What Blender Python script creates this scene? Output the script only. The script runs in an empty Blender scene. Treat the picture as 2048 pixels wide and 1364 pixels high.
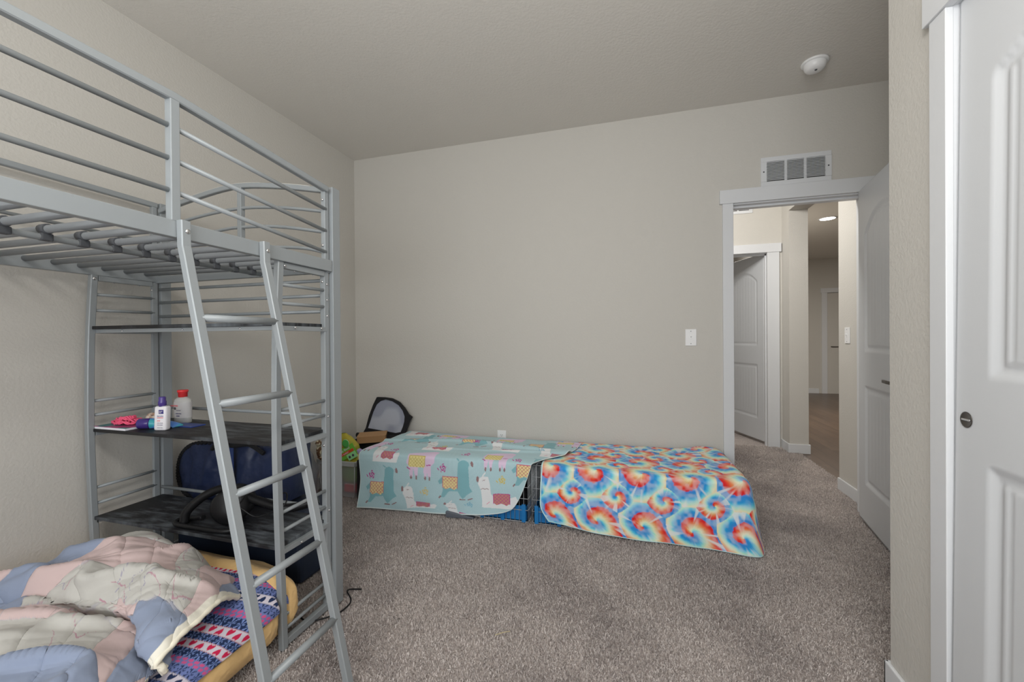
import bpy, bmesh, math, random
import numpy as np
from mathutils import Vector, Matrix
random.seed(7); rng = np.random.default_rng(11)
C = bpy.context.scene.collection
scene = bpy.context.scene

# ------------------------------------------------------------------ camera
W, H = 2048, 1364
F, YAW, PITCH, ROLL, CZ = 830.76, 16.359, -0.268, 0.424, 1.146
cam_d = bpy.data.cameras.new('camera'); cam = bpy.data.objects.new('camera', cam_d); C.objects.link(cam)
y, p, r = map(math.radians, (YAW, PITCH, ROLL))
fw = Vector((-math.sin(y)*math.cos(p), math.cos(y)*math.cos(p), math.sin(p)))
rt = Vector((math.cos(y), math.sin(y), 0)); up = rt.cross(fw)
rt2 = math.cos(r)*rt - math.sin(r)*up; up2 = math.sin(r)*rt + math.cos(r)*up
M = Matrix((rt2, up2, -fw)).transposed().to_4x4(); M.translation = (0, 0, CZ)
cam.matrix_world = M
cam_d.sensor_width = 36; cam_d.lens = F/W*36; cam_d.clip_start = .02; cam_d.clip_end = 60
scene.camera = cam

# ------------------------------------------------------------------ world, lights, exposure
world = bpy.data.worlds.new('world'); scene.world = world; world.use_nodes = True
world.node_tree.nodes['Background'].inputs[0].default_value = (.75, .85, 1, 1)
world.node_tree.nodes['Background'].inputs[1].default_value = .3
scene.view_settings.view_transform = 'Standard'; scene.view_settings.look = 'None'
scene.view_settings.gamma = 1; scene.view_settings.use_curve_mapping = False
scene.view_settings.exposure = 0.0

def area(name, loc, direction, sx, sy, power, col=(1, 1, 1), spread=180):
    l = bpy.data.lights.new(name, 'AREA'); l.shape = 'RECTANGLE'; l.size = sx; l.size_y = sy
    l.energy = power; l.color = col; l.spread = math.radians(spread)
    o = bpy.data.objects.new(name, l); C.objects.link(o); o.location = loc
    o.rotation_euler = Vector(direction).to_track_quat('-Z', 'Y').to_euler()
    return o
area('window_daylight', (-.55, -1.17, 1.5), (0, 1, .22), 2.3, 1.35, 56, (.95, .98, 1.0))
def point(name, loc, r_, power, col):
    l = bpy.data.lights.new(name, 'POINT'); l.energy = power; l.color = col; l.shadow_soft_size = r_
    o = bpy.data.objects.new(name, l); C.objects.link(o); o.location = loc; return o
point('bedroom_fill_light', (.05, .15, 2.12), .14, 36, (1, .975, .93))  # added fill above the camera to lift ceiling and walls, no fixture
area('hall_fill_light', (.35, 3.45, 2.55), (.4, .9, -.55), .35, .35, 26, (1, .975, .93))  # added unseen fill, aimed into the hall so the open bedroom door stays unlit
area('bath_light', (1.0, 6.2, 2.6), (0, 0, -1), .4, .4, 10, (1, .95, .88))
area('far_room_light', (2.498, 6.54, 2.70), (0, 0, -1), .17, .17, 75, (1, .95, .88))

# ------------------------------------------------------------------ colour + materials
K = 1.4
def lin(c):
    c = np.asarray(c, float)/255
    return np.where(c <= .04045, c/12.92, ((c+.055)/1.055)**2.4)
def A(*c, k=K):
    v = np.clip(lin(c)*k, 0, .88); return (float(v[0]), float(v[1]), float(v[2]), 1)
def mat(name, col, rough=.6, metal=0, bump=None, spec=.5, alpha=1, vcol=False, var=None, coat=0, trans=0, sheen=0):
    m = bpy.data.materials.new(name); m.use_nodes = True; nt = m.node_tree; b = nt.nodes['Principled BSDF']
    b.inputs['Base Color'].default_value = col if len(col) == 4 else (*col, 1)
    b.inputs['Roughness'].default_value = rough; b.inputs['Metallic'].default_value = metal
    b.inputs['Specular IOR Level'].default_value = spec; b.inputs['Alpha'].default_value = alpha
    b.inputs['Coat Weight'].default_value = coat; b.inputs['Transmission Weight'].default_value = trans
    b.inputs['Sheen Weight'].default_value = sheen
    tc = nt.nodes.new('ShaderNodeTexCoord')
    if vcol:
        a = nt.nodes.new('ShaderNodeVertexColor'); a.layer_name = 'Col'
        nt.links.new(a.outputs[0], b.inputs['Base Color'])
    if var:   # (scale, colour2, amount, detail)
        n = nt.nodes.new('ShaderNodeTexNoise'); n.inputs['Scale'].default_value = var[0]; n.inputs['Detail'].default_value = var[3]
        nt.links.new(tc.outputs['Object'], n.inputs['Vector'])
        rp = nt.nodes.new('ShaderNodeValToRGB'); rp.color_ramp.elements[0].position = .5-var[2]; rp.color_ramp.elements[1].position = .5+var[2]
        rp.color_ramp.elements[0].color = col; rp.color_ramp.elements[1].color = var[1]
        nt.links.new(n.outputs['Fac'], rp.inputs[0]); nt.links.new(rp.outputs[0], b.inputs['Base Color'])
    if bump:  # (scale, strength, distance)
        n = nt.nodes.new('ShaderNodeTexNoise'); n.inputs['Scale'].default_value = bump[0]; n.inputs['Detail'].default_value = 3
        nt.links.new(tc.outputs['Object'], n.inputs['Vector'])
        bp = nt.nodes.new('ShaderNodeBump'); bp.inputs['Strength'].default_value = bump[1]; bp.inputs['Distance'].default_value = bump[2]
        nt.links.new(n.outputs['Fac'], bp.inputs['Height']); nt.links.new(bp.outputs[0], b.inputs['Normal'])
    return m
def emis(name, col, s):
    m = bpy.data.materials.new(name); m.use_nodes = True; b = m.node_tree.nodes['Principled BSDF']
    b.inputs['Base Color'].default_value = (.8, .8, .8, 1)
    b.inputs['Emission Color'].default_value = (*col, 1); b.inputs['Emission Strength'].default_value = s
    return m

M_wall = mat('wall_paint', (.600, .578, .536, 1), .75, bump=(95, .38, .004), spec=.25)
M_ceil = mat('ceiling_paint', (.730, .702, .655, 1), .85, bump=(80, .38, .004), spec=.2)
M_white = mat('white_trim_paint', (.70, .712, .73, 1), .38, spec=.4)
M_door = mat('white_door_paint', (.63, .645, .665, 1), .42, spec=.4, bump=(60, .03, .002))
M_plate = mat('white_plastic', (.86, .86, .86, 1), .35)
M_dark = mat('dark_slot', (.03, .03, .03, 1), .6)
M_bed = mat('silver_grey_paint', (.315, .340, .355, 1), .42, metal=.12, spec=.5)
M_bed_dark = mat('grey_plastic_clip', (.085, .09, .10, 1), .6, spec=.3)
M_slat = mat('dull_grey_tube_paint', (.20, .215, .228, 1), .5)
M_chrome = mat('bright_steel', (.75, .75, .76, 1), .2, metal=1)
M_brass = mat('brass', (.62, .33, .12, 1), .35, metal=.8)
M_bronze = mat('dark_bronze', (.12, .11, .10, 1), .35, metal=.8)
M_black = mat('black_plastic', (.008, .008, .009, 1), .38, spec=.25)
M_blackfab = mat('black_fabric', (.010, .010, .012, 1), .9, bump=(300, .3, .002))
M_wire = mat('zinc_wire', (.62, .65, .68, 1), .4, metal=.4)
M_blue = mat('blue_coroplast', (.015, .20, .52, 1), .45)

def shelf_mat():
    m = bpy.data.materials.new('black_scuffed_board'); m.use_nodes = True; nt = m.node_tree; b = nt.nodes['Principled BSDF']
    tc = nt.nodes.new('ShaderNodeTexCoord'); mp = nt.nodes.new('ShaderNodeMapping'); mp.inputs['Scale'].default_value = (3.2, 14, 1); mp.inputs['Rotation'].default_value = (0, 0, .5)
    n = nt.nodes.new('ShaderNodeTexNoise'); n.inputs['Scale'].default_value = 2.4; n.inputs['Detail'].default_value = 9; n.inputs['Roughness'].default_value = .62
    n2 = nt.nodes.new('ShaderNodeTexNoise'); n2.inputs['Scale'].default_value = 2.0; n2.inputs['Detail'].default_value = 2
    nt.links.new(tc.outputs['Object'], mp.inputs[0]); nt.links.new(mp.outputs[0], n.inputs['Vector']); nt.links.new(tc.outputs['Object'], n2.inputs['Vector'])
    mu = nt.nodes.new('ShaderNodeMath'); mu.operation = 'MULTIPLY'; nt.links.new(n.outputs['Fac'], mu.inputs[0]); nt.links.new(n2.outputs['Fac'], mu.inputs[1])
    rp = nt.nodes.new('ShaderNodeValToRGB'); e = rp.color_ramp.elements
    e[0].position = .20; e[0].color = (.008, .008, .010, 1); e[1].position = .37; e[1].color = (.15, .17, .19, 1)
    nt.links.new(mu.outputs[0], rp.inputs[0]); nt.links.new(rp.outputs[0], b.inputs['Base Color'])
    b.inputs['Roughness'].default_value = .55
    return m
M_shelf = shelf_mat()

def carpet_mat(name, dark, light, rough=.95):
    m = bpy.data.materials.new(name); m.use_nodes = True; nt = m.node_tree; b = nt.nodes['Principled BSDF']
    tc = nt.nodes.new('ShaderNodeTexCoord')
    n = nt.nodes.new('ShaderNodeTexNoise'); n.inputs['Scale'].default_value = 130; n.inputs['Detail'].default_value = 4; n.inputs['Roughness'].default_value = .7
    nt.links.new(tc.outputs['Object'], n.inputs['Vector'])
    rp = nt.nodes.new('ShaderNodeValToRGB'); e = rp.color_ramp.elements; e[0].position = .34; e[0].color = dark; e[1].position = .66; e[1].color = light
    nt.links.new(n.outputs['Fac'], rp.inputs[0])
    # traffic wear and stains, soft large patches
    n2 = nt.nodes.new('ShaderNodeTexNoise'); n2.inputs['Scale'].default_value = 1.7; n2.inputs['Detail'].default_value = 5; n2.inputs['Roughness'].default_value = .6
    nt.links.new(tc.outputs['Object'], n2.inputs['Vector'])
    r2 = nt.nodes.new('ShaderNodeValToRGB'); e = r2.color_ramp.elements; e[0].position = .33; e[0].color = (.70, .69, .70, 1); e[1].position = .55; e[1].color = (1, 1, 1, 1)
    nt.links.new(n2.outputs['Fac'], r2.inputs[0])
    mx = nt.nodes.new('ShaderNodeMix'); mx.data_type = 'RGBA'; mx.blend_type = 'MULTIPLY'; mx.inputs[0].default_value = 1
    nt.links.new(rp.outputs[0], mx.inputs[6]); nt.links.new(r2.outputs[0], mx.inputs[7])
    nt.links.new(mx.outputs[2], b.inputs['Base Color'])
    b.inputs['Roughness'].default_value = rough; b.inputs['Specular IOR Level'].default_value = .1
    bp = nt.nodes.new('ShaderNodeBump'); bp.inputs['Strength'].default_value = .8; bp.inputs['Distance'].default_value = .01
    nt.links.new(n.outputs['Fac'], bp.inputs['Height']); nt.links.new(bp.outputs[0], b.inputs['Normal'])
    return m
M_carpet = carpet_mat('carpet_backing', (.36, .305, .285, 1), (.74, .665, .63, 1))
M_pile = carpet_mat('carpet_yarn', (.44, .382, .358, 1), (.92, .845, .80, 1))

def wood_mat():
    m = bpy.data.materials.new('dark_wood_floor'); m.use_nodes = True; nt = m.node_tree; b = nt.nodes['Principled BSDF']
    tc = nt.nodes.new('ShaderNodeTexCoord'); mp = nt.nodes.new('ShaderNodeMapping'); mp.inputs['Scale'].default_value = (8, 1, 1)
    n = nt.nodes.new('ShaderNodeTexNoise'); n.inputs['Scale'].default_value = 3; n.inputs['Detail'].default_value = 6
    nt.links.new(tc.outputs['Object'], mp.inputs[0]); nt.links.new(mp.outputs[0], n.inputs['Vector'])
    br = nt.nodes.new('ShaderNodeTexBrick'); br.inputs['Scale'].default_value = 1; br.inputs['Brick Width'].default_value = 1.1; br.inputs['Row Height'].default_value = .12
    br.inputs['Mortar Size'].default_value = .002
    br.inputs[1].default_value = (.11, .068, .045, 1); br.inputs[2].default_value = (.15, .095, .062, 1); br.inputs[3].default_value = (.03, .02, .015, 1)
    mp2 = nt.nodes.new('ShaderNodeMapping'); mp2.inputs['Rotation'].default_value = (0, 0, math.pi/2)
    nt.links.new(tc.outputs['Object'], mp2.inputs[0]); nt.links.new(mp2.outputs[0], br.inputs['Vector'])
    mx = nt.nodes.new('ShaderNodeMix'); mx.data_type = 'RGBA'; mx.blend_type = 'MULTIPLY'; mx.inputs[0].default_value = .6
    nt.links.new(br.outputs[0], mx.inputs[6]); nt.links.new(n.outputs['Fac'], mx.inputs[7]); nt.links.new(mx.outputs[2], b.inputs['Base Color'])
    b.inputs['Roughness'].default_value = .32
    return m
M_wood = wood_mat()

# ------------------------------------------------------------------ mesh helpers
def tag(o, label=None, cat=None, group=None, kind=None):
    if label: o['label'] = label
    if cat: o['category'] = cat
    if group: o['group'] = group
    if kind: o['kind'] = kind
    return o
def empty(name, loc, label, cat, group=None, rz=0):
    o = bpy.data.objects.new(name, None); C.objects.link(o); o.location = loc; o.rotation_euler.z = rz
    o.empty_display_size = .1
    bpy.context.view_layer.update()
    return tag(o, label, cat, group)
def R3(axis, ang): return Matrix.Rotation(ang, 3, axis)
class MB:
    def __init__(s): s.v = []; s.f = []; s.smooth = []
    def add(s, vs, fs, sm=False):
        n = len(s.v); s.v += [tuple(v) for v in vs]; s.f += [tuple(i+n for i in f) for f in fs]; s.smooth += [sm]*len(fs); return s
    def box(s, x0, x1, y0, y1, z0, z1, mtx=None, org=(0, 0, 0)):
        vs = [Vector((x, yy, z)) for x in (x0, x1) for yy in (y0, y1) for z in (z0, z1)]
        if mtx is not None: vs = [mtx @ v + Vector(org) for v in vs]
        return s.add(vs, [(0, 1, 3, 2), (4, 6, 7, 5), (0, 4, 5, 1), (2, 3, 7, 6), (0, 2, 6, 4), (1, 5, 7, 3)])
    def rbox(s, x0, x1, y0, y1, z0, z1, b=.003, mtx=None, org=(0, 0, 0), seg=2):
        bm = bmesh.new(); bmesh.ops.create_cube(bm, size=1)
        for v in bm.verts: v.co = Vector(((x0+x1)/2+v.co.x*(x1-x0), (y0+y1)/2+v.co.y*(y1-y0), (z0+z1)/2+v.co.z*(z1-z0)))
        b = min(b, (x1-x0)*.45, (y1-y0)*.45, (z1-z0)*.45)
        bmesh.ops.bevel(bm, geom=bm.edges[:], offset=b, segments=seg, profile=.5, affect='EDGES')
        vs = [v.co.copy() for v in bm.verts]
        if mtx is not None: vs = [mtx @ v + Vector(org) for v in vs]
        s.add(vs, [[v.index for v in f.verts] for f in bm.faces], False); bm.free(); return s
    def bar(s, pts, w, d, side=(1, 0, 0)):   # rectangular section swept along pts; w along side
        rings = []
        pts = [Vector(q) for q in pts]
        for i, q in enumerate(pts):
            t = (pts[min(i+1, len(pts)-1)]-pts[max(i-1, 0)]).normalized()
            a = Vector(side); a = (a-t*a.dot(t)).normalized(); b = t.cross(a)
            c = min(w, d)*.12
            hw, hd = w/2, d/2
            rings.append([q+a*x+b*yy for x, yy in ((hw-c, hd), (-hw+c, hd), (-hw, hd-c), (-hw, -hd+c), (-hw+c, -hd), (hw-c, -hd), (hw, -hd+c), (hw, hd-c))])
        vs = [v for rg in rings for v in rg]; n = 8; fs = []
        for i in range(len(rings)-1):
            for j in range(n): fs.append((i*n+j, i*n+(j+1) % n, (i+1)*n+(j+1) % n, (i+1)*n+j))
        fs.append(tuple(range(n-1, -1, -1))); fs.append(tuple((len(rings)-1)*n+j for j in range(n)))
        return s.add(vs, fs)
    def tube(s, pts, r, n=10, caps=True):
        pts = [Vector(q) for q in pts]; rr = r if hasattr(r, '__len__') else [r]*len(pts)
        t0 = (pts[1]-pts[0]).normalized(); a = Vector((0, 0, 1)) if abs(t0.z) < .9 else Vector((1, 0, 0)); a = (a-t0*a.dot(t0)).normalized()
        vs = []
        for i, q in enumerate(pts):
            t = (pts[min(i+1, len(pts)-1)]-pts[max(i-1, 0)]).normalized(); a = (a-t*a.dot(t)).normalized(); b = t.cross(a)
            for j in range(n):
                th = 2*math.pi*j/n; vs.append(q+(a*math.cos(th)+b*math.sin(th))*rr[i])
        fs = [(i*n+j, i*n+(j+1) % n, (i+1)*n+(j+1) % n, (i+1)*n+j) for i in range(len(pts)-1) for j in range(n)]
        s.add(vs, fs, True)
        if caps:
            k = len(s.v)-len(vs)
            s.f += [tuple(k+j for j in range(n-1, -1, -1)), tuple(k+(len(pts)-1)*n+j for j in range(n))]; s.smooth += [False, False]
        return s
    def lathe(s, prof, n=24, c=(0, 0, 0), sx=1, sy=1, mtx=None):
        vs = []
        for rr, z in prof:
            for j in range(n):
                th = 2*math.pi*j/n; v = Vector((rr*sx*math.cos(th), rr*sy*math.sin(th), z))
                if mtx is not None: v = mtx @ v
                vs.append(v+Vector(c))
        fs = [(i*n+j, i*n+(j+1) % n, (i+1)*n+(j+1) % n, (i+1)*n+j) for i in range(len(prof)-1) for j in range(n)]
        s.add(vs, fs, True); k = len(s.v)-len(vs)
        s.f += [tuple(k+j for j in range(n-1, -1, -1)), tuple(k+(len(prof)-1)*n+j for j in range(n))]; s.smooth += [False, False]
        return s
    def sphere(s, c, r, n=8, m=6, sc=(1, 1, 1)):
        prof = [(max(r*math.sin(math.pi*i/m), 1e-4), -r*math.cos(math.pi*i/m)) for i in range(m+1)]
        k = len(s.v); s.lathe(prof, n)
        for i in range(k, len(s.v)): s.v[i] = tuple(s.v[i][a]*sc[a]+c[a] for a in range(3))
        return s
    def build(s, name, material, parent=None, sharp=None):
        me = bpy.data.meshes.new(name); me.from_pydata(s.v, [], s.f)
        me.polygons.foreach_set('use_smooth', s.smooth)
        me.materials.append(material); me.update()
        o = bpy.data.objects.new(name, me); C.objects.link(o)
        if parent is not None:
            o.parent = parent
            loc, inv = world_of(parent)
            o.matrix_parent_inverse = inv
        return o
def world_of(o):
    m = Matrix.LocRotScale(o.location, o.rotation_euler, None)
    if o.parent is not None:
        pm, _ = world_of(o.parent); m = pm @ o.matrix_parent_inverse @ m
    return m, m.inverted()
def struct(name, mb, m, parent=None):
    o = mb.build(name, m, parent)
    if parent is None: o['kind'] = 'structure'
    return o

def catmull(P, n, axis):
    P = np.moveaxis(np.asarray(P, float), axis, 0); k = P.shape[0]
    t = np.linspace(0, k-1, n); i = np.clip(t.astype(int), 0, k-2); f = (t-i).reshape((-1,)+(1,)*(P.ndim-1))
    p0 = P[np.maximum(i-1, 0)]; p1 = P[i]; p2 = P[i+1]; p3 = P[np.minimum(i+2, k-1)]
    out = .5*((2*p1)+(-p0+p2)*f+(2*p0-5*p1+4*p2-p3)*f**2+(-p0+3*p1-3*p2+p3)*f**3)
    return np.moveaxis(out, 0, axis)
def surf(ctrl, nu, nv):
    return catmull(catmull(np.array(ctrl, float), nu, 0), nv, 1)
def vnoise(P, scale, seed=0):
    """cheap smooth value noise on arrays (...,k) -> -1..1"""
    P = np.asarray(P, float)*scale; k = P.shape[-1]
    i = np.floor(P).astype(np.int64); f = P-i; f = f*f*(3-2*f); out = 0
    for c in range(2**k):
        off = [(c >> a) & 1 for a in range(k)]
        h = seed*1013
        w = 1
        for a in range(k):
            h = h + (i[..., a]+off[a])*[374761393, 668265263, 2147483647][a]
            w = w*(f[..., a] if off[a] else 1-f[..., a])
        h = (h ^ (h >> 13))*1274126177 & 0x7fffffff
        h = ((h ^ (h >> 16)) & 0xffff)/65535.
        out = out+w*h
    return out*2-1
def grid_mesh(name, P, material, col=None, parent=None, thick=0, keep=None, smooth=True):
    nu, nv = P.shape[:2]; V = P.reshape(-1, 3)
    idx = np.arange(nu*nv).reshape(nu, nv)
    q = np.stack([idx[:-1, :-1], idx[1:, :-1], idx[1:, 1:], idx[:-1, 1:]], -1).reshape(-1, 4)
    if keep is not None:
        k = keep.reshape(nu, nv); kk = (k[:-1, :-1] & k[1:, :-1] & k[1:, 1:] & k[:-1, 1:]).reshape(-1); q = q[kk]
    me = bpy.data.meshes.new(name)
    me.vertices.add(len(V)); me.vertices.foreach_set('co', V.astype(np.float32).ravel())
    me.loops.add(len(q)*4); me.loops.foreach_set('vertex_index', q.ravel().astype(np.int32))
    me.polygons.add(len(q)); me.polygons.foreach_set('loop_start', (np.arange(len(q))*4).astype(np.int32))
    me.polygons.foreach_set('loop_total', np.full(len(q), 4, np.int32))
    me.update(calc_edges=True); me.polygons.foreach_set('use_smooth', np.full(len(q), smooth))
    if col is not None:
        ca = me.color_attributes.new('Col', 'FLOAT_COLOR', 'POINT')
        cc = np.ones((nu*nv, 4), np.float32); cc[:, :3] = col.reshape(-1, 3); ca.data.foreach_set('color', cc.ravel())
    me.materials.append(material); me.validate()
    o = bpy.data.objects.new(name, me); C.objects.link(o)
    if keep is not None:
        bm = bmesh.new(); bm.from_mesh(me)
        bmesh.ops.delete(bm, geom=[v for v in bm.verts if not v.link_faces], context='VERTS'); bm.to_mesh(me); bm.free()
    if thick:
        md = o.modifiers.new('thickness', 'SOLIDIFY'); md.thickness = thick; md.offset = 1
    if parent is not None:
        o.parent = parent; o.matrix_parent_inverse = world_of(parent)[1]
    return o
def normals(P):
    du = np.gradient(P, axis=0); dv = np.gradient(P, axis=1); n = np.cross(du, dv); return n/(np.linalg.norm(n, axis=-1, keepdims=True)+1e-9)
_txt = {}
def text(body, size, mtx, material, parent, name='lettering', depth=.0004, align='LEFT'):
    cu = bpy.data.curves.new(name, 'FONT'); cu.body = body; cu.size = size; cu.extrude = depth; cu.align_x = align
    t = bpy.data.objects.new(name+'_tmp', cu); C.objects.link(t)
    bpy.context.view_layer.update()
    me = bpy.data.meshes.new_from_object(t.evaluated_get(bpy.context.evaluated_depsgraph_get()))
    bpy.data.objects.remove(t); me.transform(mtx); me.materials.clear(); me.materials.append(material); me.name = name
    o = bpy.data.objects.new(name, me); C.objects.link(o)
    o.parent = parent; o.matrix_parent_inverse = world_of(parent)[1]
    return o

# ------------------------------------------------------------------ room shell
XL, YB, HC, XC, YC, XR, YN = -2.36, 3.133, 2.73, .797, 1.640, 1.485, -1.25
OX0, OX1, OZ = .645, 1.410, 2.045          # bedroom door opening (inside of jambs)
T = .12
b = MB(); b.box(XL-.12, XR+.2, YN-.12, YB+.02, -.14, -.010); b.box(-1.0, 1.575, YB+.02, 5.0, -.14, -.010); b.box(-.5, 1.65, 5.0, 7.8, -.14, -.010)
struct('floor', b, M_carpet)
b = MB(); b.box(1.575, 6.0, 3.1, 5.0, -.14, -.008); b.box(1.65, 6.0, 5.0, 10.1, -.14, -.008)
struct('floor_wood', b, M_wood)
b = MB(); b.box(XL-.12, 6.0, YN-.12, 10.1, HC, HC+.1); struct('ceiling', b, M_ceil)
b = MB(); b.box(XL-.12, XL, YN-.12, YB+T, -.02, HC); struct('wall_left', b, M_wall)
b = MB(); b.box(XL, OX0-.018, YB, YB+T, -.02, HC); b.box(OX1+.018, XR+.20, YB, YB+T, -.02, HC); b.box(OX0-.018, OX1+.018, YB, YB+T, OZ+.018, HC)
struct('wall_back', b, M_wall)
b = MB(); b.box(XR+.10, XR+T+.1, YN, YB, -.02, HC); b.box(XR, XR+T, YB+T, 3.706, -.02, HC); b.box(XR, XR+.165, 3.706, 4.75, 2.405, HC); b.box(XR, XR+.165, 4.75, 5.0, -.02, HC)
struct('wall_right', b, M_wall)
CY0, CY1, CZT = -.95, 1.357, 2.03           # closet opening
b = MB(); b.box(XC, XC+T, CY1+.004, YC, -.02, HC); b.box(XC, XC+T, YN, CY0, -.02, HC); b.box(XC, XC+T, CY0, CY1+.004, CZT+.01, HC); b.box(XC+T, XR+.10, YC-T, YC, -.02, HC)
struct('wall_closet', b, M_wall)
WX0, WX1, WZ0, WZ1 = -1.75, .65, .8, 2.2
b = MB(); b.box(XL, WX0, YN-T, YN, -.02, HC); b.box(WX1, XR+.1, YN-T, YN, -.02, HC); b.box(WX0, WX1, YN-T, YN, -.02, WZ0); b.box(WX0, WX1, YN-T, YN, WZ1, HC)
struct('wall_near', b, M_wall)
# window in the wall behind the camera
M_glass = mat('window_glass', (.9, .95, .97, 1), .05, alpha=.15)
b = MB(); b.box(WX0, WX1, YN-.09, YN-.085, WZ0, WZ1); w = struct('window_1', b, M_glass)
b = MB()
for x in (WX0, (WX0+WX1)/2-.02, WX1-.04): b.box(x, x+.04, YN-.1, YN-.05, WZ0, WZ1)
b.box(WX0, WX1, YN-.1, YN-.05, WZ0, WZ0+.04); b.box(WX0, WX1, YN-.1, YN-.05, WZ1-.04, WZ1); b.build('window_frame', M_white, w)
# hall walls
b = MB(); b.box(-1.0, .60, 4.955, 5.075, -.02, HC); b.box(1.355, XR, 4.955, 5.075, -.02, HC); b.box(.60, 1.355, 4.955, 5.075, 2.045, HC); struct('wall_hall', b, M_wall)
b = MB(); b.box(-1.12, -1.0, YB+T, 5.075, -.02, HC); struct('wall_hall_left', b, M_wall)
b = MB(); b.box(-.6, 1.65, 7.8, 7.92, -.02, HC); b.box(-.62, -.5, 5.075, 7.8, -.02, HC); b.box(1.55, 1.65, 5.0, 7.8, -.02, HC); struct('wall_bath', b, M_wall)
b = MB(); b.box(1.6, 6, 3.0, 3.1, -.02, HC); b.box(6, 6.1, 3, 10.1, -.02, HC); b.box(1.55, 1.65, 7.92, 9.9, -.02, HC); b.box(1.55, 6.0, 9.9, 10.02, -.02, HC); struct('wall_far', b, M_wall)

# baseboards
BBH, BT = .083, .013
def baseboard(name, boxes):
    b = MB()
    for q in boxes: b.rbox(*q, .004)
    return struct(name, b, M_white)
baseboard('baseboard_left', [(XL, XL+BT, YN, YB, -.01, BBH)])
baseboard('baseboard_back', [(XL, .555, YB-BT, YB, -.01, BBH)])
baseboard('baseboard_closet', [(XC-BT, XC, 1.430, YC+BT, -.01, BBH), (XC-BT, XR+.1, YC, YC+BT, -.01, BBH), (XC-BT, XC, YN, CY0-.08, -.01, BBH)])
baseboard('baseboard_right', [(XR+.1-BT, XR+.1, YC+BT, YB, -.01, BBH)])
baseboard('baseboard_hall', [(XR-BT, XR, YB+T, 3.706, -.01, BBH), (XR-BT, XR+.165+BT, 4.75-BT, 4.75, -.01, BBH), (XR-BT, XR, 4.75, 4.955, -.01, BBH), (-1, .53, 4.942, 4.955, -.01, BBH)])
baseboard('baseboard_far', [(2.4, 3.62, 9.887, 9.9, -.01, .09)])

# door casings (trim) : bedroom
def casing(name, x0, x1, z1, yf, yb, t=.018, wdt=.062, hh=.092, ov=.018, right=True, left=True):
    """flat craftsman casing on the face y=yf, jambs back to y=yb"""
    s = 1 if yb > yf else -1
    b = MB()
    ya, yb2 = sorted((yf-s*t, yf))
    if left: b.rbox(x0-wdt, x0+.004, ya, yb2, -.01, z1, .002)
    if right: b.rbox(x1-.004, x1+wdt, ya, yb2, -.01, z1, .002)
    ya2, _ = sorted((yf-s*(t+.006), yf)); yc = sorted((yf-s*(t+.006), yf))
    b.rbox(x0-wdt-ov, x1+wdt+ov, yc[0], yc[1], z1, z1+hh, .002)
    ja, jb = sorted((yf, yb))
    b.box(x0-.018, x0, ja, jb, -.01, z1+.012); b.box(x1, x1+.018, ja, jb, -.01, z1+.012); b.box(x0-.018, x1+.018, ja, jb, z1-.006, z1+.012)
    # stop
    m = yf+s*.045
    sa, sb = sorted((m, m+s*.035))
    b.box(x0, x0+.011, sa, sb, -.01, z1-.006); b.box(x1-.011, x1, sa, sb, -.01, z1-.006); b.box(x0, x1, sa, sb, z1-.019, z1-.006)
    return struct(name, b, M_white)
casing('trim_1', OX0, OX1, OZ+.006, YB, YB+T)
casing('trim_2', .62, 1.350, 2.035, 4.955, 5.075, wdt=.108)
casing('trim_3', 3.76, 4.55, 2.04, 9.9, 10.0, wdt=.09)
# hall-side casing of the bedroom door
b = MB(); b.rbox(OX0-.065, OX0, YB+T, YB+T+.018, -.01, OZ, .002); b.rbox(OX1, OX1+.065, YB+T, YB+T+.018, -.01, OZ, .002); b.rbox(OX0-.08, OX1+.08, YB+T, YB+T+.022, OZ, OZ+.09, .002); struct('trim_4', b, M_white)
# closet casing
b = MB()
b.rbox(XC-.018, XC, CY1-.002, CY1+.061, -.01, 1.998, .002)
b.rbox(XC-.024, XC, CY0-.08, CY1+.079, 1.998, 2.10, .002)
b.rbox(XC-.018, XC, CY0-.06, CY0, -.01, 1.998, .002)
b.box(XC, XC+T, CY1+.000, CY1+.012, -.01, 2.02); b.box(XC, XC+T, CY0-.012, CY0, -.01, 2.02); b.box(XC+.0, XC+T, CY0, CY1, 2.0, 2.025)
struct('trim_5', b, M_white)

# ------------------------------------------------------------------ panel doors
def door_leaf(w, h=2.03, t=.035, plank=.052):
    """arch-top two panel plank door, x 0..w, z 0..h, faces at y=0 and y=t, relief on both"""
    xs = np.unique(np.concatenate([np.arange(0, w, .0065), [w]])); zs = np.unique(np.concatenate([np.arange(0, h, .009), [h]]))
    X, Z = np.meshgrid(xs, zs, indexing='ij')
    st = .108
    def panel(z0, z1f):
        d = np.minimum(np.minimum(X-st, w-st-X), np.minimum(Z-z0, z1f-Z)); return d
    u = (X-w/2)/(w/2-st)
    top = 1.745+.115*(1-np.clip(np.abs(u), 0, 1)**2.2)
    d = np.maximum(panel(1.035, top), panel(.235, .825+0*X))
    dep = np.zeros_like(X)
    prof_x = [-1, 0, .006, .010, .020, .030, .034, 5]; prof_y = [0, 0, -.006, -.0045, -.009, -.009, -.0045, -.0045]
    dep = np.interp(d, prof_x, prof_y)
    g = np.abs(((X-w/2)/plank+.5) % 1-.5)*plank   # distance to plank groove
    gr = np.clip(1-np.abs(((X-w/2)/plank) % 1-.5)*plank/.0045, 0, 1)
    dep = np.where(d > .038, dep-gr*.0035, dep)
    P1 = np.stack([X, -dep, Z], -1); P2 = np.stack([X, t+dep, Z], -1)
    return P1, P2
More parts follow.
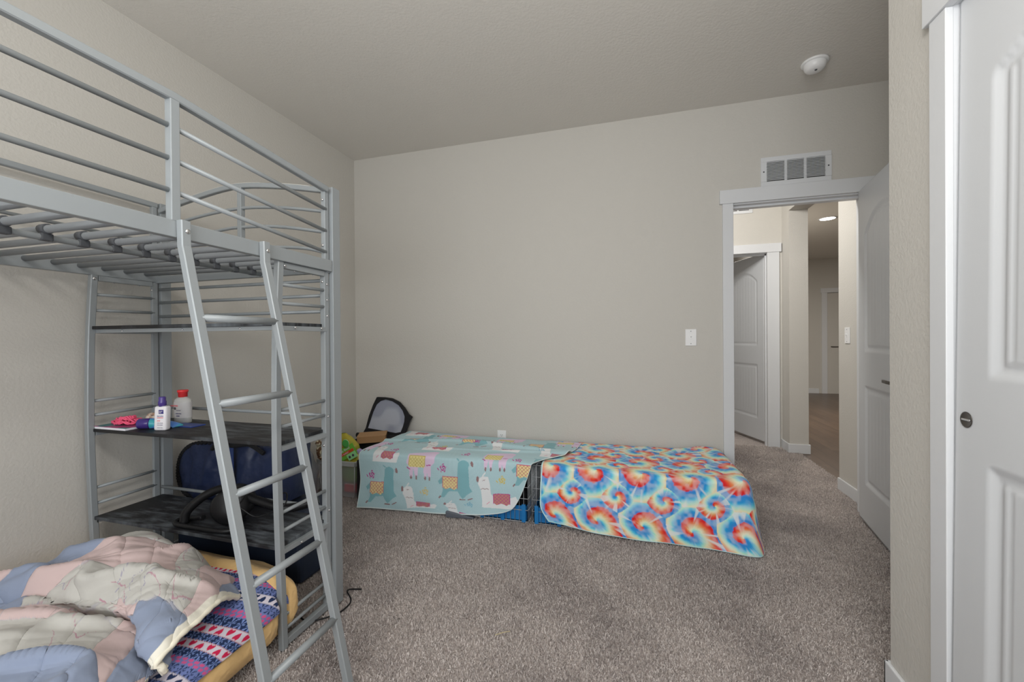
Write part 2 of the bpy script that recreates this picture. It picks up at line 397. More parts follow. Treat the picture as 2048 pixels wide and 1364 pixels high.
def build_door(name, w, mtx, material, h=2.03, t=.035):
    P1, P2 = door_leaf(w, h, t); nu, nv = P1.shape[:2]
    V = np.concatenate([P1.reshape(-1, 3), P2.reshape(-1, 3)]); idx = np.arange(nu*nv).reshape(nu, nv); N = nu*nv
    q1 = np.stack([idx[:-1, :-1], idx[1:, :-1], idx[1:, 1:], idx[:-1, 1:]], -1).reshape(-1, 4); q2 = q1[:, ::-1]+N
    e = []
    for a in (idx[0, :], idx[-1, ::-1], idx[::-1, 0], idx[:, -1]):
        e.append(np.stack([a[:-1], a[1:], a[1:]+N, a[:-1]+N], -1))
    q = np.concatenate([q1, q2]+e)
    me = bpy.data.meshes.new(name); me.vertices.add(len(V)); me.vertices.foreach_set('co', V.ravel())
    me.loops.add(len(q)*4); me.loops.foreach_set('vertex_index', q.ravel().astype(np.int32)); me.polygons.add(len(q))
    me.polygons.foreach_set('loop_start', (np.arange(len(q))*4).astype(np.int32)); me.polygons.foreach_set('loop_total', np.full(len(q), 4, np.int32))
    me.update(calc_edges=True); me.materials.append(material)
    o = bpy.data.objects.new(name, me); C.objects.link(o)
    loc, rot, sc = mtx.decompose(); o.location = loc; o.rotation_euler = rot.to_euler(); o['kind'] = 'structure'
    return o
def child(o, mb, name, m):   # part given in the door's local coordinates
    c = mb.build(name, m); c.parent = o; return c
def lever(x, z, s, side, material, o):
    """lever handle at local x,z on face side (s=-1 front y<0, +1 back), pointing along side*x"""
    yb = 0 if s < 0 else .035
    b = MB(); m = R3('X', math.pi/2)
    b.lathe([(.0, -.004), (.027, -.004), (.027, .004), (.012, .008), (.010, .045), (0, .045)], 20, c=(x, yb, z), mtx=R3('X', math.pi/2 if s < 0 else -math.pi/2))
    b.bar([(x, yb+s*.045, z), (x+side*.05, yb+s*.047, z), (x+side*.115, yb+s*.043, z)], .016, .010, (0, 0, 1))
    return child(o, b, 'door_handle', material)

# bedroom entry door, hinged on the right jamb, swung into the room past 80 degrees
a = Vector((1.353, 3.111, .020)); dirv = (Vector((1.279, 2.642, .020))-a).normalized()
# local +x along dirv, visible face must look towards -X (camera side): local -y = face normal
yv = Vector((0, 0, 1)).cross(dirv)   # = local +y
Md = Matrix((dirv, yv, Vector((0, 0, 1)))).transposed().to_4x4(); Md.translation = a
d1 = build_door('door_1', .76, Md, M_door)
vis = -1 if yv.x > 0 else 1
lever(.655, .895, vis, -1, M_bronze, d1)
for z in (.25, 1.02, 1.78): child(d1, MB().tube([(-.006, .040, z-.045), (-.006, .040, z+.045)], .006, 10), 'hinge', M_bronze)
# hall door, hinged right, opening away
dirv = (Vector((1.139, 5.652, .02))-Vector((1.352, 5.052, .02))).normalized(); yv = Vector((0, 0, 1)).cross(dirv); a = Vector((1.340, 5.050, .02))-yv*.035
Md = Matrix((dirv, yv, Vector((0, 0, 1)))).transposed().to_4x4(); Md.translation = a
d2 = build_door('door_2', .72, Md, M_door)
vis2 = -1 if yv.x > 0 else 1
for z in (.36, 1.09, 1.825):
    b = MB(); b.rbox(-.004, .001, -.004, .030, z-.045, z+.045, .001); b.tube([(-.007, -.002, z-.046), (-.007, -.002, z+.046)], .008, 10); child(d2, b, 'hinge', M_brass)
lever(.655, .93, 1, -1, M_bronze, d2); lever(.655, .93, -1, -1, M_bronze, d2)
# far door, closed
Md = Matrix.Translation((3.765, 9.93, .012)); d3 = build_door('door_3', .78, Md, M_door); lever(.075, .93, -1, 1, M_bronze, d3)
# closet sliding door: hangs slightly out of plumb
wd = 1.21
top = Vector((.806, 1.349, 2.0)); bot = Vector((.783, 1.349, .012))
zv = (top-bot).normalized(); xv = Vector((0, -1, 0)); yv = zv.cross(xv)
Md = Matrix((xv, yv, zv)).transposed().to_4x4(); Md.translation = bot
d4 = build_door('door_4', wd, Md, M_door, h=1.985)
child(d4, MB().lathe([(0, .0005), (.019, .0005), (.020, .0018), (.018, .0022), (.016, .0012), (0, .0012)], 24, c=(.040, 0, .925), mtx=R3('X', math.pi/2)), 'finger_pull', M_bronze)
child(d4, MB().rbox(.026, .054, -.0035, -.0012, .9225, .9275, .001), 'pull_bar', M_chrome)

# ------------------------------------------------------------------ fittings on walls and ceiling
def grille(name, x0, x1, z0, z1, yf, label, nlouv, group=None, parts=3):
    e = empty(name, ((x0+x1)/2, yf, z0), label, 'vent', group)
    b = MB(); fwd = .035
    b.rbox(x0, x1, yf-.008, yf, z0, z0+.03, .002); b.rbox(x0, x1, yf-.008, yf, z1-.03, z1, .002)
    b.rbox(x0, x0+.035, yf-.0078, yf-.0002, z0+.0305, z1-.0305, .0005); b.rbox(x1-.035, x1, yf-.0078, yf-.0002, z0+.0305, z1-.0305, .0005)
    wi = (x1-x0-.07)/parts
    for i in range(1, parts): b.rbox(x0+.035+wi*i-.008, x0+.035+wi*i+.008, yf-.0074, yf-.0004, z0+.025, z1-.025, .002)
    b.build('frame', M_white, e)
    b = MB(); b.box(x0+.03, x1-.03, yf-.001, yf-.0005, z0+.025, z1-.025); b.build('duct_shade_sheet', mat('vent_dark', (.12, .12, .12, 1), .8), e)  # flat dark sheet stands in for the shaded duct, no hole is cut
    b = MB()
    for k in range(nlouv):
        z = z0+.036+(z1-z0-.066)*(k+.5)/nlouv
        b.box(x0+.03, x1-.03, -.0062, .0062, -.0009, .0009, R3('X', math.radians(38)), (0, yf-.0055, z))
    b.v = [(min(max(v[0], x0+.03), x1-.03), v[1], v[2]) for v in b.v]
    lv = b.build('louver', M_white, e); lv['kind'] = 'stuff'
    for x in (x0+.017, x1-.017): MB().lathe([(0, 0), (.005, 0), (.004, .002), (0, .0025)], 10, c=(x, yf-.008, (z0+z1)/2), mtx=R3('X', math.pi/2)).build('screw', M_bed_dark, e)
grille('air_vent_grille', .817, 1.218, 2.147, 2.338, YB, 'white louvered return air grille above the bedroom door', 13)
grille('air_vent_grille', .83, 1.215, 2.465, 2.66, 4.955, 'white louvered grille on the hall wall above the far hall door', 13)

e = empty('smoke_detector', (1.01, 2.80, HC), 'round white smoke detector on the ceiling near the door', 'smoke detector')
b = MB(); b.lathe([(0, 0), (.068, 0), (.068, -.007), (.064, -.012), (0, -.012)], 36, c=(1.01, 2.80, HC)); b.build('base', M_plate, e)
b = MB(); b.lathe([(0, -.010), (.055, -.010), (.056, -.018), (.053, -.034), (.044, -.046), (.028, -.052), (0, -.053)], 36, c=(1.01, 2.80, HC)); b.build('cover', M_plate, e)
b = MB(); b.lathe([(0, 0), (.007, 0), (.006, -.003), (0, -.003)], 12, c=(1.01, 2.785, HC-.0525)); b.build('test_button', M_bed_dark, e)

def switch(name, c, axis, label, cat, outlet=False):
    e = empty(name, c, label, cat)
    mt = R3('Z', 0 if axis == 'y' else -math.pi/2)   # plate faces -y (axis y) or -x
    def B(*q, bb=.002): return MB().rbox(*q, bb, mt, c)
    B(-.036, .036, -.006, 0, -.058, .058, bb=.003).build('plate', M_plate, e)
    if outlet:
        for dz in (.02, -.02):
            B(-.017, .017, -.008, -.005, dz-.014, dz+.014, bb=.003).build('socket', M_plate, e)
            for dx, w1, za, zb in ((-.006, .0012, -.001, .007), (.006, .0012, -.001, .007), (0, .0022, -.009, -.005)): MB().box(dx-w1, dx+w1, -.0085, -.007, dz+za, dz+zb, mt, c).build('slot', M_dark, e)
    else:
        B(-.006, .006, -.008, -.004, -.013, .013, bb=.001).build('collar', M_plate, e)
        MB().rbox(-.004, .004, -.017, -.004, -.003, .005, .001, mt @ R3('X', -.5), c).build('toggle', M_plate, e)
        for dz in (.043, -.043): MB().lathe([(0, 0), (.003, 0), (.0025, .0012), (0, .0012)], 8, c=(Vector(c)+mt @ Vector((0, -.006, dz))), mtx=mt @ R3('X', math.pi/2)).build('screw', M_bed_dark, e)
switch('light_switch', (.381, YB, 1.148), 'y', 'white toggle light switch on the bedroom wall left of the door', 'light switch')
switch('light_switch', (XR, 3.568, 1.154), 'x', 'white light switch on the hall wall, seen through the doorway', 'light switch')
switch('wall_outlet', (-1.009, YB, .366), 'y', 'white wall outlet just above the pastel blanket', 'outlet', True)

e = empty('recessed_light', (2.498, 6.54, HC), 'lit round recessed ceiling light in the dark room beyond the hall', 'ceiling light')
b = MB(); b.lathe([(.085, 0), (.105, 0), (.105, -.004), (.088, -.006), (.085, 0)], 32, c=(2.498, 6.54, HC)); b.build('trim_ring', M_white, e)
b = MB(); b.lathe([(0, -.001), (.086, -.001), (.086, -.004), (0, -.004)], 32, c=(2.498, 6.54, HC)); b.build('lens', emis('lamp_lens', (1, .97, .92), 9), e)
# ------------------------------------------------------------------ loft bed
bed = empty('loft_bed', (-1.76, .55, 0), 'silver grey metal loft bed with ladder, shelves and guard rails along the left wall', 'loft bed')
XF, XW = -1.250, -2.280        # outer planes: front (room) side, wall side
Y0, Y1 = -.46, 1.515
def part(mb, name, m=M_bed, parent=bed, label=None):
    o = mb.build(name, m, parent)
    if label: o['label'] = label
    return o
# platform side rails and end rail
part(MB().rbox(XF-.013, XF+.012, Y0, 1.492, 1.440, 1.488, .002), 'side_rail')
part(MB().rbox(XW-.012, XW+.013, Y0, 1.492, 1.440, 1.488, .002), 'side_rail')
part(MB().rbox(XW, XF, 1.478, 1.503, 1.435, 1.470, .002), 'end_rail')
part(MB().rbox(XW, XF, Y0, Y0+.025, 1.440, 1.488, .002), 'end_rail')
# slats, centre tube, clips
XM = -1.612
ys = [1.436-.0838*k for k in range(23)]
for yy in ys:
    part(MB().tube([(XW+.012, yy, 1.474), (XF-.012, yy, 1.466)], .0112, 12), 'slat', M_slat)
part(MB().tube([(XM, Y0, 1.446), (XM, 1.49, 1.446)], .0095, 10), 'center_tube')
for yy in ys:
    b = MB(); b.tube([(XM-.014, yy, 1.470), (XM+.014, yy, 1.470)], .0145, 12); b.rbox(XM-.011, XM+.011, yy-.014, yy+.014, 1.436, 1.458, .004)
    part(b, 'slat_clip', M_bed_dark)
# end posts (full height) at the far end and near end, front and wall side
for x0, x1, tt in ((XF-.012, XF+.012, 1.805), (XW-.008, XW+.020, 1.835)):
    part(MB().rbox(x0, x1, 1.497, 1.543, 0, tt, .002), 'corner_post')
    part(MB().rbox(x0, x1, Y0-.045, Y0-.002, 0, 1.84, .002), 'corner_post')
# guard rail, room side: near panel level, far panel sags towards the end
def gz(z, yy): return z if yy < .86 else z-(yy-.86)*.078
part(MB().bar([(XF+.002, Y0, 1.838), (XF+.002, .86, 1.838), (XF-.002, 1.475, 1.788)], .024, .024, (0, 0, 1)), 'guard_top_rail')
part(MB().rbox(XF-.011, XF+.013, .848, .873, 1.486, 1.828, .002), 'guard_post')
part(MB().rbox(XF-.022, XF-.001, 1.466, 1.488, 1.486, 1.794, .002), 'guard_post')
part(MB().rbox(XF-.011, XF+.013, Y0, Y0+.022, 1.486, 1.828, .002), 'guard_post')
for z in (1.754, 1.662, 1.572):
    part(MB().tube([(XF, Y0, z), (XF, .86, z)], .0075, 10), 'guard_rod')
    part(MB().tube([(XF, .86, z), (XF-.005, 1.475, z-.05)], .0075, 10), 'guard_rod')
# guard rail, wall side
part(MB().bar([(XW, Y0, 1.842), (XW, 1.49, 1.822)], .024, .024, (0, 0, 1)), 'guard_top_rail')
part(MB().rbox(XW-.008, XW+.010, 1.466, 1.488, 1.486, 1.815, .002), 'guard_post')
part(MB().rbox(XW-.011, XW+.011, Y0, Y0+.022, 1.486, 1.828, .002), 'guard_post')
part(MB().tube([(XW, Y0, 1.65), (XW, 1.475, 1.635)], .0075, 10), 'guard_rod')
# arched end panel
def arc(pts, n=24):
    return [tuple(v) for v in catmull(np.array(pts), n, 0)]
arch = arc([(-2.265, 1.5, 1.795), (-2.141, 1.502, 1.822), (-1.898, 1.504, 1.860), (-1.736, 1.505, 1.866), (-1.509, 1.504, 1.838), (-1.262, 1.5, 1.790)])
part(MB().bar(arch, .022, .022, (0, 1, 0)), 'end_arch')
part(MB().tube(arc([(-2.262, 1.5, 1.69), (-2.093, 1.5, 1.736), (-1.783, 1.5, 1.762), (-1.521, 1.5, 1.744), (-1.262, 1.5, 1.700)]), .0075, 10), 'end_rod')
part(MB().tube(arc([(-2.262, 1.5, 1.61), (-2.147, 1.5, 1.643), (-1.876, 1.5, 1.670), (-1.74, 1.5, 1.674), (-1.522, 1.5, 1.658), (-1.262, 1.5, 1.611)]), .0075, 10), 'end_rod')
part(MB().tube(arc([(-2.262, 1.5, 1.53), (-2.1, 1.5, 1.553), (-1.76, 1.5, 1.576), (-1.42, 1.5, 1.557), (-1.262, 1.5, 1.520)]), .0075, 10), 'end_rod')
part(MB().rbox(-1.762, -1.738, 1.492, 1.514, 1.44, 1.858, .002), 'end_post')
tp = [(q[0], q[1]-.0, q[2]+.0118) for q in arch if -1.56 < q[0] < -1.30]
part(MB().bar(tp, .018, .0015, (0, 1, 0)), 'tape_strip', mat('white_tape', (.72, .71, .66, 1), .8), label='strip of white tape along the arched end rail')
tp = [(q[0], q[1], q[2]+.0118) for q in arch if -2.10 < q[0] < -1.62]
part(MB().bar(tp, .015, .0015, (0, 1, 0)), 'tape_strip', mat('white_tape_thin', (.66, .65, .60, 1), .8), label='strip of white tape along the arched end rail')
for z in (1.405, 1.340, 1.271, .822, .421): part(MB().tube([(XW+.01, 1.497, z), (XF-.012, 1.497, z)], .0075, 10), 'end_rod')
# desk frame: bowed front legs, rear uprights, shelves
def leg(x, w=.026):
    return MB().bar(arc([(x, 1.238, 0), (x, 1.232, .20), (x, 1.222, .50), (x, 1.216, .80), (x, 1.221, 1.15), (x, 1.235, 1.440)], 20), w, .024, (0, 1, 0))
part(leg(XF-.010), 'desk_leg'); part(leg(XW+.002), 'desk_leg')
part(MB().rbox(XF-.028, XF-.004, 1.464, 1.489, 0, 1.440, .002), 'rear_upright')
part(MB().rbox(XW-.007, XW+.008, 1.464, 1.489, 0, 1.440, .002), 'rear_upright')
for x in (XF-.012, XW+.002):
    part(MB().rbox(x-.0115, x+.0105, 1.249, 1.463, 1.417, 1.4395, .002), 'desk_top_rail')
    part(MB().rbox(x-.0115, x+.0105, 1.251, 1.463, .004, .030, .002), 'floor_rail')
    for z in (1.356, 1.286, .888, .826): part(MB().tube([(x, 1.225, z), (x, 1.475, z+.003)], .0068, 10), 'side_rod')
    for z in (.506, .436, .118, .066): part(MB().tube([(x, 1.23, z), (x, 1.475, z+.002)], .0068, 10), 'side_rod')
for zt, nm in ((1.216, 'top'), (.768, 'mid'), (.384, 'low')):
    o = part(MB().rbox(XW+.012, XF-.020, 1.222, 1.500, zt-.014, zt, .002), 'shelf_board', M_shelf, label='scuffed black shelf board')
    for x in (XF-.012, XW+.004): part(MB().rbox(x-.010, x+.010, 1.232, 1.475, zt-.032, zt-.014, .001), 'shelf_support')
    part(MB().rbox(XW+.012, XF-.02, 1.236, 1.252, zt-.030, zt-.014, .001) if nm == 'top' else MB().rbox(XW+.012, XF-.02, 1.462, 1.478, zt-.030, zt-.014, .001), 'shelf_support')
# bolts
def bolt(p, n, r=.0058):
    q = Vector(n).to_track_quat('Z', 'Y').to_matrix()
    part(MB().lathe([(0, 0), (r, 0), (r*.9, .002), (r*.5, .0034), (0, .0036)], 10, c=p, mtx=q), 'bolt', M_chrome)
for p in ((XF-.012, 1.464, 1.742), (XF-.012, 1.464, 1.549), (XF-.016, 1.464, 1.395), (XF-.016, 1.464, .700), (XW+.004, 1.464, 1.40)): bolt(p, (0, -1, 0))
for p in ((XF-.004, 1.479, 1.385), (XF-.004, 1.479, 1.318), (XF-.004, 1.479, 1.250), (XF-.004, 1.479, .822), (XF-.004, 1.479, .421), (XF+.003, 1.250, 1.426), (XF, 1.30, 1.196), (XF, 1.44, 1.196), (XF, 1.32, .746), (XF, 1.32, .360)): bolt(p, (1, 0, 0))
bolt((XW+.0156, 1.232, 1.425), (1, 0, 0), .0075)
for x in (-2.10, -1.75, -1.45): bolt((x, 1.236, 1.194), (0, -1, 0), .004)
for yy in (1.31, 1.41):
    for x in (XW+.004, XF-.012): bolt((x, yy, 1.416), (0, 0, -1), .004)
bolt((-1.44, 1.40, .768), (0, 0, 1), .004)
b = MB().rbox(-1.345, -1.325, 1.235, 1.255, 1.214, 1.221, .002); part(b, 'shelf_peg', M_black)
# ladder
def lx(z): return -.893+(-.327/1.40)*z if z < 1.38 else -1.222
for yy in (.872, 1.142):
    pts = [(lx(z), yy, z) for z in (0, .35, .7, 1.05, 1.33)]+[(-1.216, yy, 1.385), (-1.224, yy, 1.415), (-1.226, yy, 1.488)]
    part(MB().bar(pts, .027, .022, (0, 1, 0)), 'ladder_rail')
    bolt((-1.214, yy+.003, 1.458), (1, 0, 0), .0075)
for z in (1.212, .969, .722, .478, .232): part(MB().tube([(lx(z), .878, z), (lx(z), 1.138, z)], .0115, 14), 'ladder_rung')

# ------------------------------------------------------------------ painted cloth helpers
def inpoly(x, yy, poly):
    c = np.zeros(x.shape, bool); n = len(poly); j = n-1
    for i in range(n):
        xi, yi = poly[i]; xj, yj = poly[j]
        if yi != yj: c ^= ((yi > yy) != (yj > yy)) & (x < (xj-xi)*(yy-yi)/(yj-yi)+xi)
        j = i
    return c
def seg(x, yy, a, b_):
    a = np.array(a, float); b_ = np.array(b_, float); d = b_-a; t = np.clip(((x-a[0])*d[0]+(yy-a[1])*d[1])/(d@d), 0, 1)
    return np.hypot(x-a[0]-t*d[0], yy-a[1]-t*d[1])
def paint(col, m, c, a=1.0): col[m] = col[m]*(1-a)+np.array(A(*c)[:3])*a

# ---- cages
def cage(x0, x1, y0, y1, h, label, div=None):
    e = empty('wire_cage', ((x0+x1)/2, (y0+y1)/2, 0), label, 'cage', 'wire pet cages under blankets')
    r = .0017
    def panel(o, u, v, nu, nv):
        b = MB(); o = Vector(o); u = Vector(u); v = Vector(v)
        for i in range(nu+1):
            pp = o+u*(i/nu); b.tube([pp, pp+v], r*(1.7 if i in (0, nu) else 1), 5)
        for j in range(nv+1):
            pp = o+v*(j/nv); b.tube([pp, pp+u], r*(1.7 if j in (0, nv) else 1.2), 5)
        b.build('wire_panel', M_wire, e)
    n = round((x1-x0)/.029); m = round((y1-y0)/.058)
    panel((x0, y0, .004), (x1-x0, 0, 0), (0, 0, h-.004), n, 5)
    panel((x0, y1, .004), (x1-x0, 0, 0), (0, 0, h-.004), n//2, 5)
    panel((x0, y0, .004), (0, y1-y0, 0), (0, 0, h-.004), m*2, 5)
    panel((x1, y0, .004), (0, y1-y0, 0), (0, 0, h-.004), m*2, 5)
    panel((x0, y0, h), (x1-x0, 0, 0), (0, y1-y0, 0), n, m)
    t = .01; b = MB(); zt = .098
    b.box(x0+t, x1-t, y0+t, y1-t, .002, .008)
    for q in ((x0+t, x1-t, y0+t, y0+t+.004), (x0+t, x1-t, y1-t-.004, y1-t), (x0+t, x0+t+.004, y0+t, y1-t), (x1-t-.004, x1-t, y0+t, y1-t)): b.box(*q, .002, zt)
    b.build('tray', M_blue, e)
    k = 8
    for i in range(k+1):
        xx = x0+.03+(x1-x0-.06)*i/k; MB().rbox(xx-.012, xx+.012, y0-.0035, y0+t+.001, .0, zt+.012, .001).build('tray_clip', M_blue, e)
    return e
cage(-1.80, -.638, 2.505, 3.085, .362, 'long wire pet cage with blue tray under the pastel animal print blanket')
cage(-.615, .575, 2.505, 3.085, .362, 'wire pet cage with blue tray under the tie dye blanket, nearer the door')
# black boxes added inside the cages, standing in for the shadow behind the wires
tag(MB().rbox(-.95, -.68, 2.62, 2.95, .012, .21, .02).build('cage_shade_block', M_blackfab), 'black box added as shade inside the cage under the pastel blanket', 'shade block')
tag(MB().rbox(-.58, -.40, 2.66, 2.98, .012, .23, .02).build('cage_shade_block', M_blackfab), 'black box added as shade inside the cage under the tie dye blanket', 'shade block')

# ---- pastel llama-print blanket
M_fleece = mat('printed_fleece', (.5, .5, .5, 1), .95, vcol=True, bump=(260, .25, .003), spec=.1, sheen=.15)
ctrl = [
 [(-1.790, 3.108, .378), (-1.60, 3.105, .376), (-1.20, 3.10, .368), (-.80, 3.10, .366), (-.52, 3.09, .370), (-.372, 3.05, .376)],
 [(-1.800, 3.00, .382), (-1.60, 2.98, .392), (-1.20, 2.98, .374), (-.80, 2.98, .372), (-.52, 2.96, .380), (-.380, 2.93, .380)],
 [(-1.812, 2.84, .376), (-1.60, 2.86, .376), (-1.20, 2.86, .388), (-.80, 2.86, .386), (-.54, 2.84, .384), (-.395, 2.82, .382)],
 [(-1.822, 2.70, .376), (-1.60, 2.72, .384), (-1.20, 2.72, .374), (-.84, 2.74, .376), (-.60, 2.73, .384), (-.430, 2.71, .383)],
 [(-1.832, 2.58, .374), (-1.60, 2.60, .374), (-1.20, 2.60, .382), (-.88, 2.62, .384), (-.66, 2.62, .382), (-.520, 2.60, .384)],
 [(-1.838, 2.49, .366), (-1.60, 2.495, .370), (-1.20, 2.495, .372), (-.90, 2.50, .374), (-.72, 2.50, .376), (-.600, 2.495, .376)],
 [(-1.838, 2.468, .33), (-1.60, 2.47, .335), (-1.20, 2.472, .335), (-.90, 2.475, .335), (-.73, 2.475, .335), (-.618, 2.480, .335)],
 [(-1.815, 2.452, .20), (-1.60, 2.455, .20), (-1.20, 2.462, .20), (-.92, 2.464, .21), (-.78, 2.466, .21), (-.660, 2.474, .215)],
 [(-1.812, 2.425, .09), (-1.60, 2.445, .09), (-1.20, 2.456, .10), (-.94, 2.460, .12), (-.82, 2.462, .12), (-.700, 2.470, .130)],
 [(-1.812, 2.400, .010), (-1.60, 2.440, .008), (-1.40, 2.455, .006), (-1.08, 2.455, .022), (-.83, 2.458, .054), (-.735, 2.466, .085)],
]
NU, NV = 300, 430
P = surf(ctrl, NU, NV)
U, Vv = np.meshgrid(np.linspace(0, 1, NU), np.linspace(0, 1, NV), indexing='ij')
nn = normals(P); nn *= np.sign(nn[..., 2:3]+nn[..., 1:2]*-1+1e-9)
wr = .004*np.sin(P[..., 0]*19+U*7)*np.clip((U-.55)*3, 0, 1)+.003*vnoise(np.stack([P[..., 0]*1.3, P[..., 1]*2+P[..., 2]*2], -1), 9, 3)
# long soft folds running across the top
fold = 1.7*(.009*np.exp(-((P[..., 1]-2.80-.05*np.sin(P[..., 0]*4))/.022)**2)+.007*np.exp(-((P[..., 1]-2.64-.11*(P[..., 0]+1.2))/.02)**2)*np.clip((P[..., 0]+1.5)*5, 0, 1))
top = np.clip((.56-U)*12, 0, 1)
P = P+nn*(wr[..., None])+np.array([0, 0, 1.])*(fold*top)[..., None]
P[..., 2] = np.maximum(P[..., 2], .002); P[..., 1] = np.minimum(P[..., 1], YB-.006)
# sheet coordinates
ds = np.linalg.norm(np.diff(P, axis=0), axis=2); S = np.concatenate([np.zeros((1, NV)), np.cumsum(ds, 0)], 0)
edge = S[int(NU*5.2/9)][None]; Wt = .37-(S-edge)           # .37 at the front top edge, falls to 0 at the hem, grows over the top
X = P[..., 0].copy()
base = (157, 184, 190)
col = np.empty(P.shape); col[:] = A(*base)[:3]
stip = (np.sin(X*900)*np.sin(Wt*900+np.sin(X*450)) > .55)
paint(col, stip, (172, 194, 200), .5)
def ell(cx, cy, rx, ry, c, rot=0, a=1):
    dx, dy = X-cx, Wt-cy; cr, sr = math.cos(rot), math.sin(rot)
    paint(col, ((dx*cr+dy*sr)/rx)**2+((-dx*sr+dy*cr)/ry)**2 < 1, c, a)
def pol(pts, c, a=1): paint(col, inpoly(X, Wt, pts), c, a)
def ln(a_, b_, w, c): paint(col, seg(X, Wt, a_, b_) < w, c)
def saddle(x0, x1, z0, z1, fillc, linec, scal=True):
    w = x1-x0; m = inpoly(X, Wt, [(x0, z1), (x1, z1), (x1, z0+.2*(z1-z0)), (x0+.8*w, z0), (x0+.5*w, z0+.15*(z1-z0)), (x0+.2*w, z0), (x0, z0+.2*(z1-z0))] if scal else [(x0, z0), (x1, z0), (x1, z1), (x0, z1)])
    paint(col, m, fillc)
    d = np.minimum(np.abs(((X-x0+Wt)/.023) % 1-.5), np.abs(((X-x0-Wt)/.023) % 1-.5))
    paint(col, m & (d < .11), linec, .8)
    for q in np.linspace(x0, x1, 4)[1:]: pass
    ln((x0, z1), (x1, z1), .002, linec); ln((x0, z1), (x0, z0+.01), .002, linec); ln((x1, z1), (x1, z0+.01), .002, linec)
TEAL, PINK, WHT, YEL, YL, MAG, BRN = (118, 163, 171), (200, 180, 202), (204, 206, 212), (214, 196, 140), (176, 92, 110), (166, 60, 130), (132, 106, 108)
def llama_teal(x, z, s=1):
    # origin = bottom left of the body; about .24 wide, .23 tall, neck on the right
    q = lambda l: [(x+a*s, z+b_*s) for a, b_ in l]
    pol(q([(.03, .13), (.0, .10), (.012, .08), (.03, .09), (.035, .04), (.02, .0), (.045, .0), (.075, .04), (.135, .045), (.15, .02), (.17, .0), (.20, .03), (.235, .055), (.215, .08), (.205, .21), (.19, .235), (.155, .235), (.135, .21), (.133, .12)]), TEAL)
    ell(x+.172*s, z+.215*s, .037*s, .025*s, TEAL)
    ln((x+.14*s, z+.235*s), (x+.125*s, z+.245*s), .004, TEAL)
    saddle(x+.033*s, x+.133*s, z+.052*s, z+.135*s, YEL, YL)
    ell(x+.228*s, z+.222*s, .009*s, .017*s, BRN, .3)
    ln((x+.15*s, z-.006), (x+.185*s, z-.004), .0035, BRN); ln((x+.205*s, z-.002), (x+.235*s, z+.012), .0035, BRN); ln((x+.012*s, z-.004), (x+.02*s, z+.006), .0045, BRN)
def llama_pink(x, z, s=1):
    q = lambda l: [(x+a*s, z+b_*s) for a, b_ in l]
    pol(q([(.0, .13), (-.008, .09), (.012, .065), (.02, .0), (.04, .0), (.046, .055), (.06, .0), (.075, .0), (.08, .065), (.115, .07), (.125, .0), (.14, .0), (.145, .03), (.155, .0), (.17, .0), (.175, .08), (.195, .10), (.20, .20), (.17, .21), (.0, .15)]), PINK)
    for dx in (.03, .068, .132, .163): ell(x+dx*s, z-.004*s, .006, .013, BRN)
    saddle(x+.012*s, x+.125*s, z+.063*s, z+.135*s, YEL, (176, 160, 90), False)
    ln((x+.14*s, z+.08*s), (x+.17*s, z+.085*s), .003, MAG); ln((x+.0*s, z+.06*s), (x+.02*s, z+.05*s), .003, MAG)
def llama_white(x, z, s=1):
    q = lambda l: [(x+a*s, z+b_*s) for a, b_ in l]
    pol(q([(.0, .155), (.005, .19), (.03, .205), (.065, .20), (.078, .16), (.085, .10), (.10, .08), (.20, .07), (.235, .085), (.25, .06), (.235, .0), (.03, .0), (.03, .06), (.02, .12)]), WHT)
    ell(x-.003, z+.185*s, .009, .018, BRN); ln((x+.03*s, z+.205*s), (x+.045*s, z+.225*s), .004, WHT)
    for k in range(4): ln((x+(.022+.012*k)*s, z+(.132 if k % 2 else .126)*s), (x+(.034+.012*k)*s, z+(.126 if k % 2 else .132)*s), .0018, BRN)
    ln((x+.03*s, z+.178*s), (x+.045*s, z+.183*s), .0018, BRN)
    saddle(x+.10*s, x+.20*s, z+.02*s, z+.095*s, (176, 128, 110), MAG)
    ln((x+.06*s, z+.03*s), (x+.075*s, z+.045*s), .003, (200, 150, 165))
def flower(x, z, c, s=.024):
    for k in range(3):
        rr = np.hypot((X-x)/1.0, (Wt-z)/1.15); th = np.arctan2(Wt-z, X-x)
    wob = s*(.9+.18*np.sin(5*th)); m = (rr < wob) & (np.sin(rr/s*11+th*2) > -.35)
    paint(col, m, c); ln((x-s*1.2, z-s*.6), (x-s*1.6, z-s*.1), .003, c)
llama_teal(-1.765, .045); llama_teal(-1.232, .118, 1.02); llama_teal(-.735, .225); llama_teal(-1.70, .62); llama_teal(-1.25, .66); llama_teal(-.75, .70)
llama_pink(-1.458, .232); llama_pink(-.935, .325, .95); llama_pink(-1.95, .40); llama_pink(-1.46, .78); llama_pink(-1.0, .80); llama_pink(-.55, .86)
llama_white(-1.487, -.035); llama_white(-.955, .062, 1.05); llama_white(-1.18, -.13); llama_white(-1.755, .315, .9); llama_white(-1.45, .47); llama_white(-.98, .55); llama_white(-1.78, .82); llama_white(-.62, .52)
for (x, z, c) in ((-1.728, .226, MAG), (-1.198, .305, MAG), (-1.322, .142, (190, 172, 110)), (-.794, .253, (190, 172, 90)), (-1.009, .07, (112, 160, 180)), (-1.60, .44, MAG), (-.70, .40, MAG), (-1.06, .43, MAG),
                  (-1.30, .60, (190, 172, 90)), (-1.72, .56, MAG), (-.86, .62, MAG), (-.60, .66, (112, 160, 180)), (-1.1, .74, MAG), (-1.60, .74, (190, 172, 90)), (-1.32, .88, MAG)): flower(x, z, c)
